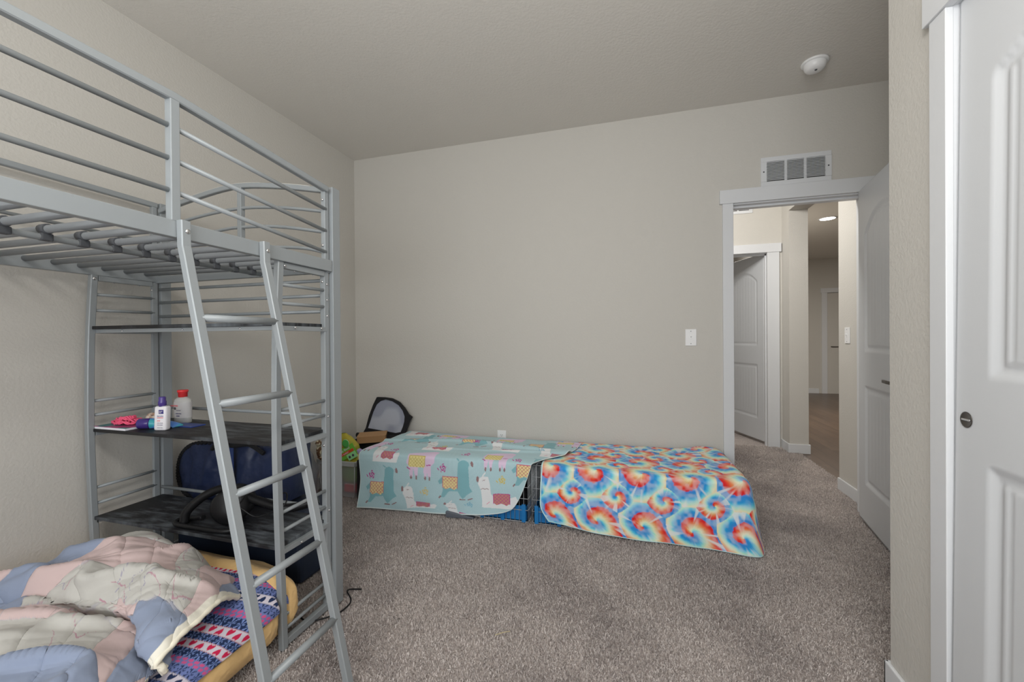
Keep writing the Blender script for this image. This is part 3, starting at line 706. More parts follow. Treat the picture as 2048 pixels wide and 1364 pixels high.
hem = (U > .985) | (Vv < .008) | (Vv > .992); paint(col, hem, (196, 208, 208))
o = grid_mesh('blanket', P, M_fleece, col, thick=.005)
tag(o, 'pale teal fleece blanket printed with llamas draped over the left cage', 'blanket')

# ---- tie dye blanket
ctrl = [
 [(-.56, 3.10, .370), (-.25, 3.098, .368), (.05, 3.10, .368), (.30, 3.10, .372), (.44, 3.10, .392), (.555, 3.09, .370), (.598, 3.07, .24)],
 [(-.56, 2.95, .366), (-.25, 2.94, .370), (.05, 2.94, .370), (.30, 2.94, .370), (.45, 2.93, .382), (.572, 2.92, .366), (.618, 2.92, .20)],
 [(-.56, 2.72, .366), (-.25, 2.72, .369), (.05, 2.72, .370), (.30, 2.72, .370), (.46, 2.72, .373), (.584, 2.72, .362), (.628, 2.72, .18)],
 [(-.555, 2.58, .370), (-.25, 2.56, .370), (.05, 2.56, .370), (.30, 2.56, .370), (.46, 2.56, .372), (.588, 2.56, .360), (.630, 2.58, .17)],
 [(-.545, 2.482, .376), (-.25, 2.475, .370), (.05, 2.470, .368), (.30, 2.470, .367), (.48, 2.476, .366), (.584, 2.486, .352), (.632, 2.515, .15)],
 [(-.546, 2.468, .33), (-.25, 2.460, .33), (.05, 2.455, .33), (.30, 2.455, .33), (.48, 2.460, .32), (.585, 2.462, .30), (.640, 2.505, .10)],
 [(-.552, 2.464, .20), (-.25, 2.456, .20), (.05, 2.452, .19), (.30, 2.452, .19), (.48, 2.452, .18), (.590, 2.448, .17), (.650, 2.50, .05)],
 [(-.548, 2.462, .12), (-.25, 2.453, .10), (.05, 2.448, .09), (.30, 2.446, .09), (.48, 2.440, .08), (.600, 2.430, .08), (.655, 2.49, .03)],
 [(-.50, 2.460, .046), (-.20, 2.450, .012), (.05, 2.446, .006), (.30, 2.446, .006), (.48, 2.430, .006), (.610, 2.420, .006), (.650, 2.46, .006)],
]
NU, NV = 300, 430
P = surf(ctrl, NU, NV); U, Vv = np.meshgrid(np.linspace(0, 1, NU), np.linspace(0, 1, NV), indexing='ij')
nn = normals(P); nn *= np.sign(nn[..., 2:3]-nn[..., 1:2]+nn[..., 0:1]*.3+1e-9)
wr = .0035*np.sin(P[..., 0]*23+1)*np.clip((U-.55)*3, 0, 1)+.0028*vnoise(np.stack([P[..., 0]*1.2, P[..., 1]*2+P[..., 2]*2], -1), 9, 5)
P = P+nn*wr[..., None]; P[..., 2] = np.maximum(P[..., 2], .002); P[..., 1] = np.minimum(P[..., 1], YB-.006)
ds = np.linalg.norm(np.diff(P, axis=0), axis=2); S = np.concatenate([np.zeros((1, NV)), np.cumsum(ds, 0)], 0)
edge = S[int(NU*4.3/8)][None]; Wt = .37-(S-edge)
dx_ = np.linalg.norm(np.diff(P, axis=1), axis=2); X = -.56+np.concatenate([np.zeros((NU, 1)), np.cumsum(dx_, 1)], 1)*.99
pal = [(0, (84, 120, 190)), (.06, (52, 122, 190)), (.22, (42, 138, 196)), (.32, (88, 180, 206)), (.42, (158, 212, 190)), (.52, (220, 214, 172)), (.62, (232, 176, 130)), (.72, (226, 128, 84)), (.82, (212, 78, 52)), (.90, (198, 44, 44)), (.975, (192, 38, 44)), (1, (84, 120, 190))]
centers = []
for k in range(-1, 7):
    x = -.483+.254*k
    centers += [(x, .092, .125, .9, 0), (x+.116, .243, .085, .6, 2.0), (x-.005, .385, .150, 1.0, 4.2), (x+.12, .50, .085, .6, 1.0), (x+.24, .60, .15, .95, 0.4), (x+.10, .72, .095, .7, 3.0), (x, .84, .14, .9, 1.5), (x+.12, .96, .1, .7, 0)]
best = np.full(X.shape, 9e9); ph = np.zeros(X.shape); rays = np.zeros(X.shape); rn = np.zeros(X.shape)
for (cx, cy, R, wg, rot) in centers:
    dx, dy = X-cx, (Wt-cy); rr = np.hypot(dx, dy); dd = rr/R
    th = (np.arctan2(dy, dx)+rot) % (2*math.pi)
    m = dd < best
    f = (rr/(R*1.05)+th/(2*math.pi)+.12)
    jit = .035*vnoise(np.stack([th*9, rr*30+cx*7], -1), 1.0, 7)
    best = np.where(m, dd, best); ph = np.where(m, f+jit, ph)
    ra = vnoise(np.stack([th*5.5+cx*31, rr*4+cy*3], -1), 1.0, 9)
    rays = np.where(m, ra, rays); rn = np.where(m, dd, rn)
ph = ph % 1
pc = np.array([A(*c)[:3] for _, c in pal]); pp = [q for q, _ in pal]
col = np.stack([np.interp(ph, pp, pc[:, i]) for i in range(3)], -1)
wamt = np.clip((rays-.38)*5, 0, 1)*np.clip((rn-.30)*3, 0, 1)*.75
col = col*(1-wamt[..., None])+np.array(A(205, 210, 222)[:3])*wamt[..., None]
mott = np.clip(.5+.9*vnoise(np.stack([X, Wt], -1), 55, 4), 0, 1)*.34
col = col*(1-mott[..., None])+np.array(A(214, 214, 214)[:3])*mott[..., None]
hem = (U > .988) | (Vv < .007); paint(col, hem, (176, 206, 214))
o = grid_mesh('blanket', P, M_fleece, col, thick=.005)
tag(o, 'red, orange and blue tie dye spiral blanket draped over the right cage', 'blanket')

# ------------------------------------------------------------------ mattress, sheet, quilt
M_yellow = mat('yellow_sheet', A(206, 172, 120), .9, bump=(11, .9, .02), spec=.1, sheen=.1)
cx, cy, ax, by, cz = -1.785, .44, .545, .95, .125
def msurf(nu, nv, off=0, th0=0, th1=math.pi, y0=-1, y1=1, n=3.4, m=9.0):
    """cross sections of a soft slab; theta sweeps from room side floor over the top to the wall side"""
    th = np.linspace(th0, th1, nu)[:, None]; vv = np.linspace(y0, y1, nv)[None]
    cs, sn = np.cos(th), np.sin(th)
    yv_ = np.sign(vv)*(1-(1-np.abs(vv))**1.6)
    g = np.clip(1-np.abs(yv_)**m, 0, 1)**(1/n)
    x = (ax+off)*np.sign(cs)*np.abs(cs)**(2/n)*(.80+.20*g)*np.where(g < .02, 0, 1)*np.minimum(1, g*1.0+.0)**.35
    z = cz+(cz+off)*np.abs(sn)**(2/n)*g**.6*1.0*np.sign(sn)
    return np.stack([cx+x, cy+(by+off)*yv_+0*x, z], -1)
full = np.concatenate([msurf(150, 260, th0=-math.pi/2, th1=math.pi*1.5)], 0)
wn = vnoise(full*np.array([1, 1, 2]), 6, 2)*.010+vnoise(full*np.array([2.5, 1, 3]), 9, 8)*.005+.010*(1-np.abs(vnoise(full*np.array([1, 2.2, 1.5])+5, 8, 21)))**2
c0 = np.array([cx, cy, cz]); dirn = full-c0; dirn /= np.linalg.norm(dirn, axis=-1, keepdims=True)+1e-9
full = full+dirn*wn[..., None]
full[..., 2] = np.maximum(full[..., 2], .001); full[..., 0] = np.maximum(full[..., 0], XL+.006)
# notch around the desk leg so the soft side does not pass through it
full[..., 0] += .022*np.exp(-((full[..., 1]-1.305)/.04)**2)*(full[..., 0] > -1.6)
fl = (np.abs(full[..., 1]-1.233) < .026)
full[..., 0] = np.where(fl, np.minimum(full[..., 0], XF-.028), full[..., 0])
# raised puckered rim at the far end
rim = np.exp(-((full[..., 1]-1.27)/.045)**2)*(full[..., 2] > .12); full[..., 2] += rim*(.030+.012*vnoise(full, 14, 6))
mo = grid_mesh('mattress', full, M_yellow)
tag(mo, 'low floor mattress in a yellow fitted sheet under the loft bed', 'mattress')

# heart-band throw
M_heart = mat('printed_cotton', (.5, .5, .5, 1), .9, vcol=True, bump=(40, .15, .004), spec=.1)
NU, NV = 420, 520
P = msurf(NU, NV, off=.012, th0=math.radians(4), th1=math.radians(140), y0=-.75, y1=.78)
bul = .010*vnoise(P*np.array([1, 1, .5]), 7, 12)+.006*vnoise(P, 15, 13)
dirn = P-c0; dirn /= np.linalg.norm(dirn, axis=-1, keepdims=True); P = P+dirn*(bul+.004)[..., None]
P[..., 2] += .028*np.exp(-((P[..., 1]-1.12)/.10)**2-((P[..., 0]+1.42)/.14)**2)
ds = np.linalg.norm(np.diff(P, axis=0), axis=2); S = np.concatenate([np.zeros((1, NV)), np.cumsum(ds, 0)], 0)
Yc = P[..., 1]+.10*np.sin(S*5.5)+.03*vnoise(P[..., :2], 4, 20)+S*.10
fl = (np.abs(P[..., 1]-1.233) < .026); P[..., 0] = np.where(fl, np.minimum(P[..., 0], XF-.026), P[..., 0])
bands = [('R', .036), ('N', .030), ('R', .036), ('N', .034), ('P', .030), ('B', .030), ('H', .036), ('B', .034), ('P', .030), ('N', .034)]
tot = sum(w_ for _, w_ in bands); yy = (Yc % tot); acc = 0
col = np.zeros(P.shape)
NAVY, PERI, CRM, RED, PK, LB = (40, 52, 84), (104, 118, 168), (196, 190, 200), (190, 40, 76), (196, 84, 130), (116, 138, 190)
for kname, w_ in bands:
    m = (yy >= acc) & (yy < acc+w_); t = (yy-acc)/w_-.5; per = .024
    q = (S/per); s_ = (q % 1)-.5; flip = np.where((np.floor(q) % 2) == 0, 1, -1)
    base_ = {'R': CRM, 'N': NAVY, 'P': PERI, 'B': PERI, 'H': CRM}[kname]; paint(col, m, base_)
    if kname in 'RH':
        hx = s_*2.5; hy = t*flip*2.5
        heart = (hx**2+(hy-np.abs(hx)*.75)**2) < .62; paint(col, m & heart, RED if kname == 'R' else NAVY)
        paint(col, m & (np.abs(t) > .44), RED if kname == 'R' else NAVY, .5)
    elif kname in 'NB':
        r_ = np.hypot(s_*1.1, t); an = np.arctan2(t, s_)
        paint(col, m & (r_ < .42) & (np.abs(np.cos(3*an)) > .80) & (r_ > .07), LB if kname == 'N' else NAVY)
        q2 = ((S/.012) % 1)-.5; paint(col, m & (np.abs(np.abs(t)-.40) < .06) & (np.abs(q2) < .25), LB if kname == 'N' else NAVY)
    else:
        q2 = ((S/.016+np.where(t > 0, .5, 0)) % 1)-.5; paint(col, m & (np.hypot(q2*.8, (np.abs(t)-.22)*1.6) < .30), PK)
    acc += w_
# ragged lower hem along the room side and the rounded far edge
keep = (P[..., 2] > .118+.02*np.sin(P[..., 1]*6)) & (P[..., 1] < 1.275-.10*np.clip((-1.50-P[..., 0])/.3, 0, 1)) & (P[..., 1] > .05)
o = grid_mesh('throw_blanket', P, M_heart, col, thick=.004, keep=keep)
tag(o, 'navy and pink banded heart print throw spread over the yellow mattress', 'throw blanket')

# patchwork comforter: two puffed folds
M_quilt = mat('patchwork_cotton', (.5, .5, .5, 1), .85, vcol=True, bump=(22, .25, .008), spec=.15, sheen=.1)
def bump2(x, yy, cx_, cy_, rx, ry, h, rot=0, pw=2):
    dx, dy = x-cx_, yy-cy_; cr, sr = math.cos(rot), math.sin(rot); d = ((dx*cr+dy*sr)/rx)**2+((-dx*sr+dy*cr)/ry)**2
    return h*np.clip(1-d**(pw/2), 0, 1)**.6
def comforter(poly_ctrl, heights, nu, nv, seed, name, colf, label, thick=.012):
    P = surf(poly_ctrl, nu, nv); U, V_ = np.meshgrid(np.linspace(0, 1, nu), np.linspace(0, 1, nv), indexing='ij')
    n_ = normals(P); n_ *= np.sign(n_[..., 2:3]+1e-9)
    q_ = np.stack([P[..., 0]*.8+P[..., 1]*.6, (-P[..., 0]*.6+P[..., 1]*.8)*2.2], -1)
    rdg = 1-np.abs(vnoise(q_, 5.5, seed+1)); w = .015*vnoise(P[..., :2], 5, seed)+.040*(rdg**3-.3)+.0045*(1-np.abs(vnoise(q_*np.array([1, 1.3])+3, 15, seed+2)))
    # tufted seams
    P = P+n_*(w*(1-V_**10)*(1-(1-V_)**10))[..., None]
    P[..., 0] = np.maximum(P[..., 0], XL+.008)
    return P, U, V_
BLU, PNK, CRE, SCR, SCR2 = (118, 127, 146), (172, 153, 151), (163, 161, 156), (150, 100, 118), (96, 88, 132)
def patches(a_, b_, seed):
    """a_, b_ = cloth coordinates in metres"""
    s = .135; i = np.floor(a_/s).astype(int); j = np.floor(b_/s).astype(int)
    k = np.array([0, 1, 2, 2, 1, 0, 2, 1, 0, 2, 1, 2, 0, 1, 2, 1, 0, 2, 1])[(i*7+j*11+seed) % 19]
    col = np.zeros(a_.shape+(3,)); col[:] = A(*CRE)[:3]
    paint(col, k == 0, BLU); paint(col, k == 1, PNK)
    fa, fb = (a_/s) % 1, (b_/s) % 1; e = np.minimum(np.minimum(fa, 1-fa), np.minimum(fb, 1-fb))
    paint(col, e < .018, (150, 148, 156), .6)
    # pink marker scribbles on the cream squares
    sc = np.abs(np.sin(a_*34+2.2*np.sin(b_*21+seed))+.4*np.sin(b_*55)) ; m2 = (k == 2) & (sc < .07) & (vnoise(np.stack([a_, b_], -1), 7, seed+4) > .05)
    paint(col, m2, SCR, .75)
    m3 = (k == 2) & (np.abs(np.sin(b_*41-2*np.sin(a_*27+1))) < .05) & (vnoise(np.stack([a_, b_], -1), 9, seed+9) > .35); paint(col, m3, SCR2, .6)
    return col, e
def arcl(P):
    du = np.linalg.norm(np.diff(P, axis=0), axis=2); dv = np.linalg.norm(np.diff(P, axis=1), axis=2)
    return np.concatenate([np.zeros((1, P.shape[1])), np.cumsum(du, 0)], 0), np.concatenate([np.zeros((P.shape[0], 1)), np.cumsum(dv, 1)], 1)
# rows run from the far rim towards the camera, columns from the wall to the room
ctrlA = [
 [(-2.26, .90, .24), (-2.15, .98, .24), (-2.02, 1.09, .24), (-1.85, 1.18, .24), (-1.65, 1.20, .24), (-1.46, 1.17, .24), (-1.32, 1.10, .25)],
 [(-2.25, .84, .30), (-2.13, .93, .32), (-2.00, 1.03, .335), (-1.86, 1.13, .365), (-1.66, 1.15, .345), (-1.47, 1.12, .335), (-1.29, 1.04, .295)],
 [(-2.22, .79, .33), (-2.09, .87, .355), (-1.96, .96, .375), (-1.82, 1.06, .395), (-1.64, 1.07, .370), (-1.45, 1.05, .375), (-1.262, .98, .320)],
 [(-2.18, .75, .33), (-2.05, .82, .360), (-1.91, .90, .380), (-1.77, .98, .375), (-1.60, .99, .385), (-1.42, .98, .385), (-1.240, .91, .320)],
 [(-2.14, .71, .32), (-2.00, .78, .355), (-1.86, .84, .375), (-1.72, .90, .385), (-1.56, .92, .392), (-1.38, .90, .385), (-1.220, .84, .320)],
 [(-2.12, .69, .29), (-1.98, .76, .315), (-1.84, .81, .325), (-1.69, .85, .340), (-1.53, .865, .345), (-1.35, .84, .345), (-1.205, .78, .300)],
 [(-2.12, .72, .26), (-1.98, .79, .265), (-1.84, .84, .27), (-1.69, .88, .28), (-1.53, .895, .285), (-1.35, .87, .28), (-1.205, .79, .26)],
]
ctrlB = [
 [(-2.20, .80, .25), (-2.00, .84, .25), (-1.82, .88, .25), (-1.64, .90, .25), (-1.46, .89, .25), (-1.32, .85, .25), (-1.22, .76, .25)],
 [(-2.18, .72, .30), (-1.98, .75, .31), (-1.80, .78, .325), (-1.62, .80, .33), (-1.45, .80, .325), (-1.29, .76, .30), (-1.195, .68, .26)],
 [(-2.14, .62, .33), (-1.94, .65, .345), (-1.76, .67, .355), (-1.58, .69, .365), (-1.40, .69, .360), (-1.25, .66, .325), (-1.175, .58, .265)],
 [(-2.06, .48, .33), (-1.86, .50, .345), (-1.68, .53, .350), (-1.50, .55, .365), (-1.34, .55, .355), (-1.22, .52, .315), (-1.165, .46, .255)],
 [(-1.98, .28, .32), (-1.80, .30, .335), (-1.62, .33, .35), (-1.45, .35, .35), (-1.31, .36, .34), (-1.21, .34, .295), (-1.165, .30, .24)],
 [(-1.90, -.10, .30), (-1.72, -.10, .32), (-1.56, -.08, .32), (-1.40, -.06, .32), (-1.28, -.04, .30), (-1.20, -.02, .26), (-1.17, -.02, .22)],
]
M_hem = mat('cream_backing', A(206, 200, 184), .9, bump=(60, .4, .004))
qe = empty('comforter', (-1.7, .6, .25), 'faded patchwork comforter in blue grey and pink squares, heaped on the mattress', 'comforter')
for ci, (ctrl, sd) in enumerate(((ctrlA, 31), (ctrlB, 57))):
    P, U, V_ = comforter(ctrl, None, 300, 330, sd, '', None, '')
    a_, b_ = arcl(P)
    rot = .55 if ci == 0 else .42
    aa = a_*math.cos(rot)+b_*math.sin(rot)+.04*vnoise(P[..., :2], 4, sd+5)+(.03 if ci == 0 else .09); bb = -a_*math.sin(rot)+b_*math.cos(rot)+.04*vnoise(P[..., :2], 4, sd+6)+2
    col, e_ = patches(aa, bb, sd)
    n_ = normals(P); n_ *= np.sign(n_[..., 2:3]+1e-9)
    P = P+n_*(np.clip(e_*6, 0, 1)**.5*.006)[..., None]
    # cream piping hem on the room side
    paint(col, V_ > .965, (196, 192, 180))
    grid_mesh('quilt_fold', P, M_quilt, col, qe, thick=.008)
    eg = P[6::6, -1]; b = MB(); b.tube([(q[0]+.002, q[1]+.001, q[2]+.004) for q in eg], [.0075+.001*math.sin(i*1.3) for i in range(len(eg))], 8); b.build('hem', M_hem, qe)
# dark blue strap-like garment behind the comforter
b = MB(); b.tube(arc([(-1.88, 1.20, .262), (-1.84, 1.225, .282), (-1.78, 1.235, .290), (-1.72, 1.225, .278), (-1.69, 1.20, .255)], 26), [.020+.005*math.sin(i*.8) for i in range(26)], 10)
tag(b.build('denim_garment', mat('dark_denim', A(62, 72, 88), .9, bump=(200, .3, .002))), 'crumpled dark denim garment between comforter and yellow sheet', 'garment')

# ------------------------------------------------------------------ things on the desk shelf
ZD = .768
e = empty('spiral_notebook', (-2.17, 1.30, ZD), 'spiral notebook with teal and pink cover lying on the desk', 'notebook')
b = MB(); b.rbox(-2.262, -2.072, 1.224, 1.365, ZD, ZD+.010, .002); b.build('pages', mat('paper', A(200, 200, 206), .8), e)
b = MB(); b.rbox(-2.264, -2.070, 1.223, 1.367, ZD+.010, ZD+.012, .0008); b.build('cover', mat('teal_pink_cover', A(40, 104, 108), .4, var=(9, A(140, 60, 104), .03, 1)), e)
b = MB()
for k in range(14):
    xx = -2.255+.012*k; b.tube([(xx+.004*math.cos(t), 1.367+.006*math.cos(t), ZD+.007+.008*math.sin(t)) for t in np.linspace(0, 2*math.pi, 9)], .0011, 5)
b.build('spiral_binding', M_black, e)
e = empty('bracelet_bundle', (-2.13, 1.29, ZD+.012), 'hot pink braided band lying on the notebook', 'band')
b = MB()
for k in range(3):
    for lp in range(2):
        pts = []
        for i in range(150):
            t = i/149*2*math.pi; q = i*.30+k*2.09; f_ = (math.cos(t)+1)/2; rr_ = 1-.42*lp
            pts.append((-2.178+.070*rr_*math.cos(t)+.006*math.cos(q), 1.290+(.012+.026*f_)*rr_*math.sin(t)+.008*math.sin(q), ZD+.018+.010*f_+.012*lp+.0065*math.cos(q*1.5)+.004*vnoise(np.array([[i*.12, k+lp*3.]]), 1, 4)[0]))
        b.tube(pts, .0034, 6)
b.build('braid', mat('hot_pink_cord', A(244, 80, 112), .6), e)
e = empty('seashell', (-2.06, 1.345, ZD), 'small cream seashell behind the purple capped tube', 'shell')
b = MB(); b.sphere((-2.085, 1.340, ZD+.034), .026, 12, 8, (1.35, .8, .95)); b.sphere((-2.05, 1.345, ZD+.042), .018, 10, 6)
b.tube(arc([(-2.07, 1.325, ZD+.052), (-2.05, 1.32, ZD+.057), (-2.035, 1.33, ZD+.046)], 8), .005, 6); b.build('shell_body', mat('shell_cream', A(196, 188, 174), .4, var=(40, A(150, 120, 100), .08, 2)), e)
# tube lying on its side
e = empty('lotion_tube', (-2.02, 1.275, ZD), 'blue squeeze tube with dark purple cap lying on the desk', 'tube')
b = MB(); n = 20; rings = []
for i in range(n):
    t = i/(n-1); x = -2.018+.085*t; ry = .021+.004*t; rz = .021*(1-t)**.45+.0015
    rings.append((x, ry, rz))
vs = []
for (x, ry, rz) in rings:
    for j in range(20):
        th = 2*math.pi*j/20; vs.append((x, 1.288+.65*(x+2.018)+ry*math.cos(th), ZD+rz+.0005+rz*math.sin(th)))
b.add(vs, [(i*20+j, i*20+(j+1) % 20, (i+1)*20+(j+1) % 20, (i+1)*20+j) for i in range(n-1) for j in range(20)], True); b.build('tube_body', mat('blue_tube', A(76, 122, 190), .3, var=(12, A(50, 140, 150), .05, 1)), e)
b = MB(); b.lathe([(0, 0), (.021, 0), (.0225, .004), (.0225, .042), (.019, .046), (0, .046)], 24, c=(-2.017, 1.288, ZD+.0235), mtx=R3('Z', .5) @ R3('Y', -math.pi/2)); b.build('cap', mat('purple_cap', A(54, 40, 104), .25), e)
# white lotion pump bottle
e = empty('pump_bottle', (-1.955, 1.30, ZD), 'white lotion bottle with purple pump top standing on the desk', 'bottle')
wht = mat('white_bottle', A(206, 204, 214), .3)
b = MB(); Rz = R3('Z', .25); org = (-1.934, 1.280, ZD)
bm = bmesh.new(); bmesh.ops.create_cube(bm, size=1)
for v in bm.verts: v.co = Vector((v.co.x*.054, v.co.y*.030, .052+v.co.z*.104))
bmesh.ops.bevel(bm, geom=bm.edges[:], offset=.009, segments=4, profile=.5, affect='EDGES')
for v in bm.verts: v.co.z = max(v.co.z, .0); v.co.x += .004*(v.co.z/.104-.5)
b.add([Rz @ v.co+Vector(org) for v in bm.verts], [[v.index for v in f.verts] for f in bm.faces], True); bm.free(); b.build('bottle_body', wht, e)
b = MB(); b.lathe([(0, .100), (.0125, .100), (.0125, .106), (.0150, .107), (.0145, .122), (.0125, .127), (.0125, .140), (.0110, .143), (0, .143)], 24, c=org)
b.rbox(-.013, .004, -.006, .006, .132, .141, .002, Rz, org); b.build('pump', mat('purple_pump', A(66, 50, 120), .25), e)
def lab(body, size, x, z, c, yoff=-.0158, bold=0, par=e, rotm=Rz, og=org):
    m = Matrix.Translation(Vector(og)+rotm @ Vector((x, yoff, z))) @ rotm.to_4x4() @ Matrix.Rotation(math.pi/2, 4, 'X')
    return text(body, size, m, c, par)
navy = mat('navy_ink', A(48, 44, 110), .5); redink = mat('red_ink', A(206, 70, 84), .5); greyink = mat('grey_ink', A(110, 110, 130), .5)
MB().rbox(-.003, .018, -.0158, -.0148, .072, .089, .003, Rz, org).build('logo', navy, e)
lab('clean&\nclear', .0056, -.001, .0815, wht, -.0164)
lab('dual action', .0062, -.010, .061, navy); lab('moisturizer', .0060, -.010, .054, redink); lab('acne', .0075, -.010, .041, redink)
lab('oil-free formula', .0040, -.010, .032, greyink); lab('noncomedogenic', .0036, -.010, .024, navy); lab('4 FL OZ  118 mL', .0034, -.010, .012, greyink)
# clear toner bottle with red cap
e = empty('toner_bottle', (-2.035, 1.43, ZD), 'clear bottle with red flip cap behind the white pump bottle', 'bottle')
org = (-2.020, 1.425, ZD); clear = mat('clear_plastic', (.80, .80, .78, 1), .12, alpha=.55)
b = MB(); b.lathe([(0, 0), (.038, 0), (.042, .004), (.042, .098), (.039, .108), (.025, .118), (.018, .121), (0, .121)], 32, c=org, sy=.68); b.build('bottle_body', clear, e)
b = MB(); b.lathe([(.0425, .026), (.0425, .098)], 32, c=org, sy=.69); b.f = b.f[:-2]; b.smooth = b.smooth[:-2]; b.build('label', mat('clear_label', A(190, 188, 188), .5, alpha=.8), e)
b = MB(); b.lathe([(0, .120), (.018, .120), (.0185, .141), (.021, .142), (.022, .150), (.020, .153), (0, .153)], 24, c=org); b.build('cap', mat('red_cap', A(196, 44, 48), .3), e)
I3 = R3('Z', .12)
lab('THAYERS', .0095, -.034, .079, redink, -.0302, par=e, rotm=I3, og=org); lab('witch hazel', .0052, -.004, .060, greyink, -.0302, par=e, rotm=I3, og=org)
lab('ROSE PETAL', .0055, -.006, .045, navy, -.0302, par=e, rotm=I3, og=org); lab('TONER', .0055, -.004, .034, navy, -.0302, par=e, rotm=I3, og=org)
MB().lathe([(0, 0), (.006, 0), (.006, .0005), (0, .0005)], 16, c=(-2.028, 1.3946, ZD+.070), mtx=R3('X', math.pi/2)).build('emblem', M_bed_dark, e)
# flat dark blue card
b = MB(); b.rbox(-2.00, -1.86, 1.345, 1.41, ZD, ZD+.004, .001, R3('Z', 0)); tag(b.build('flat_packet', mat('navy_card', A(34, 56, 120), .4)), 'flat dark blue packet lying behind the white pump bottle', 'packet')

# ------------------------------------------------------------------ low shelf: black pump/vacuum with hose, cord
ZL = .384
e = empty('air_pump', (-1.62, 1.32, ZL), 'black canister pump with curved handle, hose and plug on the lowest shelf', 'air pump')
o_ = Vector((-1.60, 1.325, ZL))
b = MB(); b.lathe([(0, -.055), (.060, -.055), (.070, -.045), (.072, .045), (.060, .055), (0, .055)], 32, c=o_+Vector((-.02, .02, .078)), mtx=R3('Z', .5) @ R3('X', math.pi/2)); b.build('housing', M_black, e)
b = MB(); b.lathe([(0, 0), (.030, 0), (.028, .004), (.010, .006), (0, .006)], 20, c=o_+Vector((-.047, -.028, .078)), mtx=R3('Z', .5) @ R3('X', math.pi/2)); b.build('hub', M_bed_dark, e)
b = MB(); b.tube(arc([(-1.79, 1.262, ZL+.012), (-1.785, 1.27, ZL+.055), (-1.745, 1.30, ZL+.105), (-1.69, 1.33, ZL+.135), (-1.63, 1.345, ZL+.145)], 24), [.017]*24, 12); b.build('handle', M_black, e)
b = MB(); b.tube(arc([(-1.83, 1.255, ZL+.012), (-1.80, 1.245, ZL+.010), (-1.70, 1.245, ZL+.010), (-1.56, 1.25, ZL+.010), (-1.52, 1.30, ZL+.010)], 20), .010, 8)
b.tube(arc([(-1.83, 1.255, ZL+.012), (-1.84, 1.28, ZL+.012), (-1.80, 1.30, ZL+.012), (-1.72, 1.29, ZL+.03)], 16), .010, 8); b.build('base_frame', M_black, e)
hp = [(-1.56, 1.36, ZL+.105), (-1.50, 1.37, ZL+.088), (-1.42, 1.38, ZL+.070), (-1.37, 1.40, ZL+.066), (-1.325, 1.43, ZL+.075), (-1.29, 1.455, ZL+.090)]
hp = arc(hp, 90); b = MB(); b.tube(hp, [.017+.0018*(i % 2) for i in range(90)], 12); b.build('hose', M_black, e)
b = MB(); b.rbox(-.018, .018, -.001, .001, -.010, .010, .0005, R3('X', -.35) @ R3('Y', .15), o_+Vector((.035, -.045, .140))); b.build('sticker', mat('pink_sticker', A(214, 120, 150), .5, var=(90, A(214, 205, 210), .04, 1)), e)
b = MB()
b.tube(arc([(-1.54, 1.30, ZL+.10), (-1.50, 1.33, ZL+.17), (-1.44, 1.36, ZL+.18), (-1.42, 1.38, ZL+.13), (-1.36, 1.36, ZL+.14), (-1.35, 1.33, ZL+.10), (-1.45, 1.30, ZL+.06), (-1.515, 1.275, ZL+.10), (-1.52, 1.27, ZL+.04)], 60), .0028, 6)
b.build('power_cord', M_black, e)
for dx in (-.012, .012):
    b = MB(); b.rbox(-1.525+dx-.008, -1.525+dx+.008, 1.258, 1.274, ZL+.012, ZL+.040, .003); b.build('plug', M_black, e)
for dx in (-.016, -.009, .008, .015): MB().rbox(-1.525+dx-.0012, -1.525+dx+.0012, 1.262, 1.268, ZL+.0005, ZL+.013, .0005).build('prong', M_chrome, e)
# cord on the carpet by the bed
b = MB(); b.tube(arc([(-1.30, 1.375, .34), (-1.22, 1.60, .12), (-1.20, 1.62, .008), (-1.26, 1.60, .006), (-1.20, 1.545, .006), (-1.185, 1.50, .006), (-1.20, 1.44, .006), (-1.27, 1.38, .006), (-1.33, 1.39, .006)][2:], 50), .0032, 8)
tag(b.build('power_cord', M_black), 'thin black cord curling over the carpet beside the yellow mattress', 'cord')

# navy bag on a dark bin behind the bed
tag(MB().rbox(-2.29, -1.50, 1.575, 1.86, 0, .325, .02).build('storage_bin', mat('dark_bin', A(30, 40, 58), .6)), 'dark fabric storage bin behind the bed under the navy bag', 'bin')
e = empty('duffel_bag', (-1.93, 1.72, .325), 'navy blue fabric bag with scalloped edge behind the loft bed', 'bag')
nb = mat('navy_nylon', A(28, 38, 66), .5, bump=(9, .5, .03))
out = np.array([(-1.655, .345), (-1.645, .45), (-1.640, .56), (-1.645, .618), (-1.75, .624), (-1.95, .622), (-2.12, .622), (-2.22, .605), (-2.285, .56), (-2.315, .50), (-2.320, .43), (-2.295, .37), (-2.24, .335), (-2.10, .328), (-1.85, .328), (-1.655, .345)])
oc_ = catmull(out, 140, 0); ctr = np.array([-1.97, .475])
tt = np.concatenate([np.linspace(0, 1, 30), np.full(1, 1.0), np.linspace(1, 0, 20)])
yd = np.concatenate([1.615-.020*(1-np.linspace(0, 1, 30)**4), [1.70], 1.80+.02*(1-np.linspace(0, 1, 20)[::-1]**4)])
P = np.zeros((140, len(tt), 3)); P[..., 0] = ctr[0]+(oc_[:, None, 0]-ctr[0])*tt[None]; P[..., 2] = ctr[1]+(oc_[:, None, 1]-ctr[1])*tt[None]; P[..., 1] = yd[None]
P[..., 1] += .014*vnoise(np.stack([P[..., 0]*2.2-P[..., 2]*.8, P[..., 2]*.9], -1), 9, 3)+.005*vnoise(np.stack([P[..., 0]*3, P[..., 2]], -1), 14, 4)
P[..., 0] = np.maximum(P[..., 0], XL+.012); P[..., 2] = np.maximum(P[..., 2], .3265)
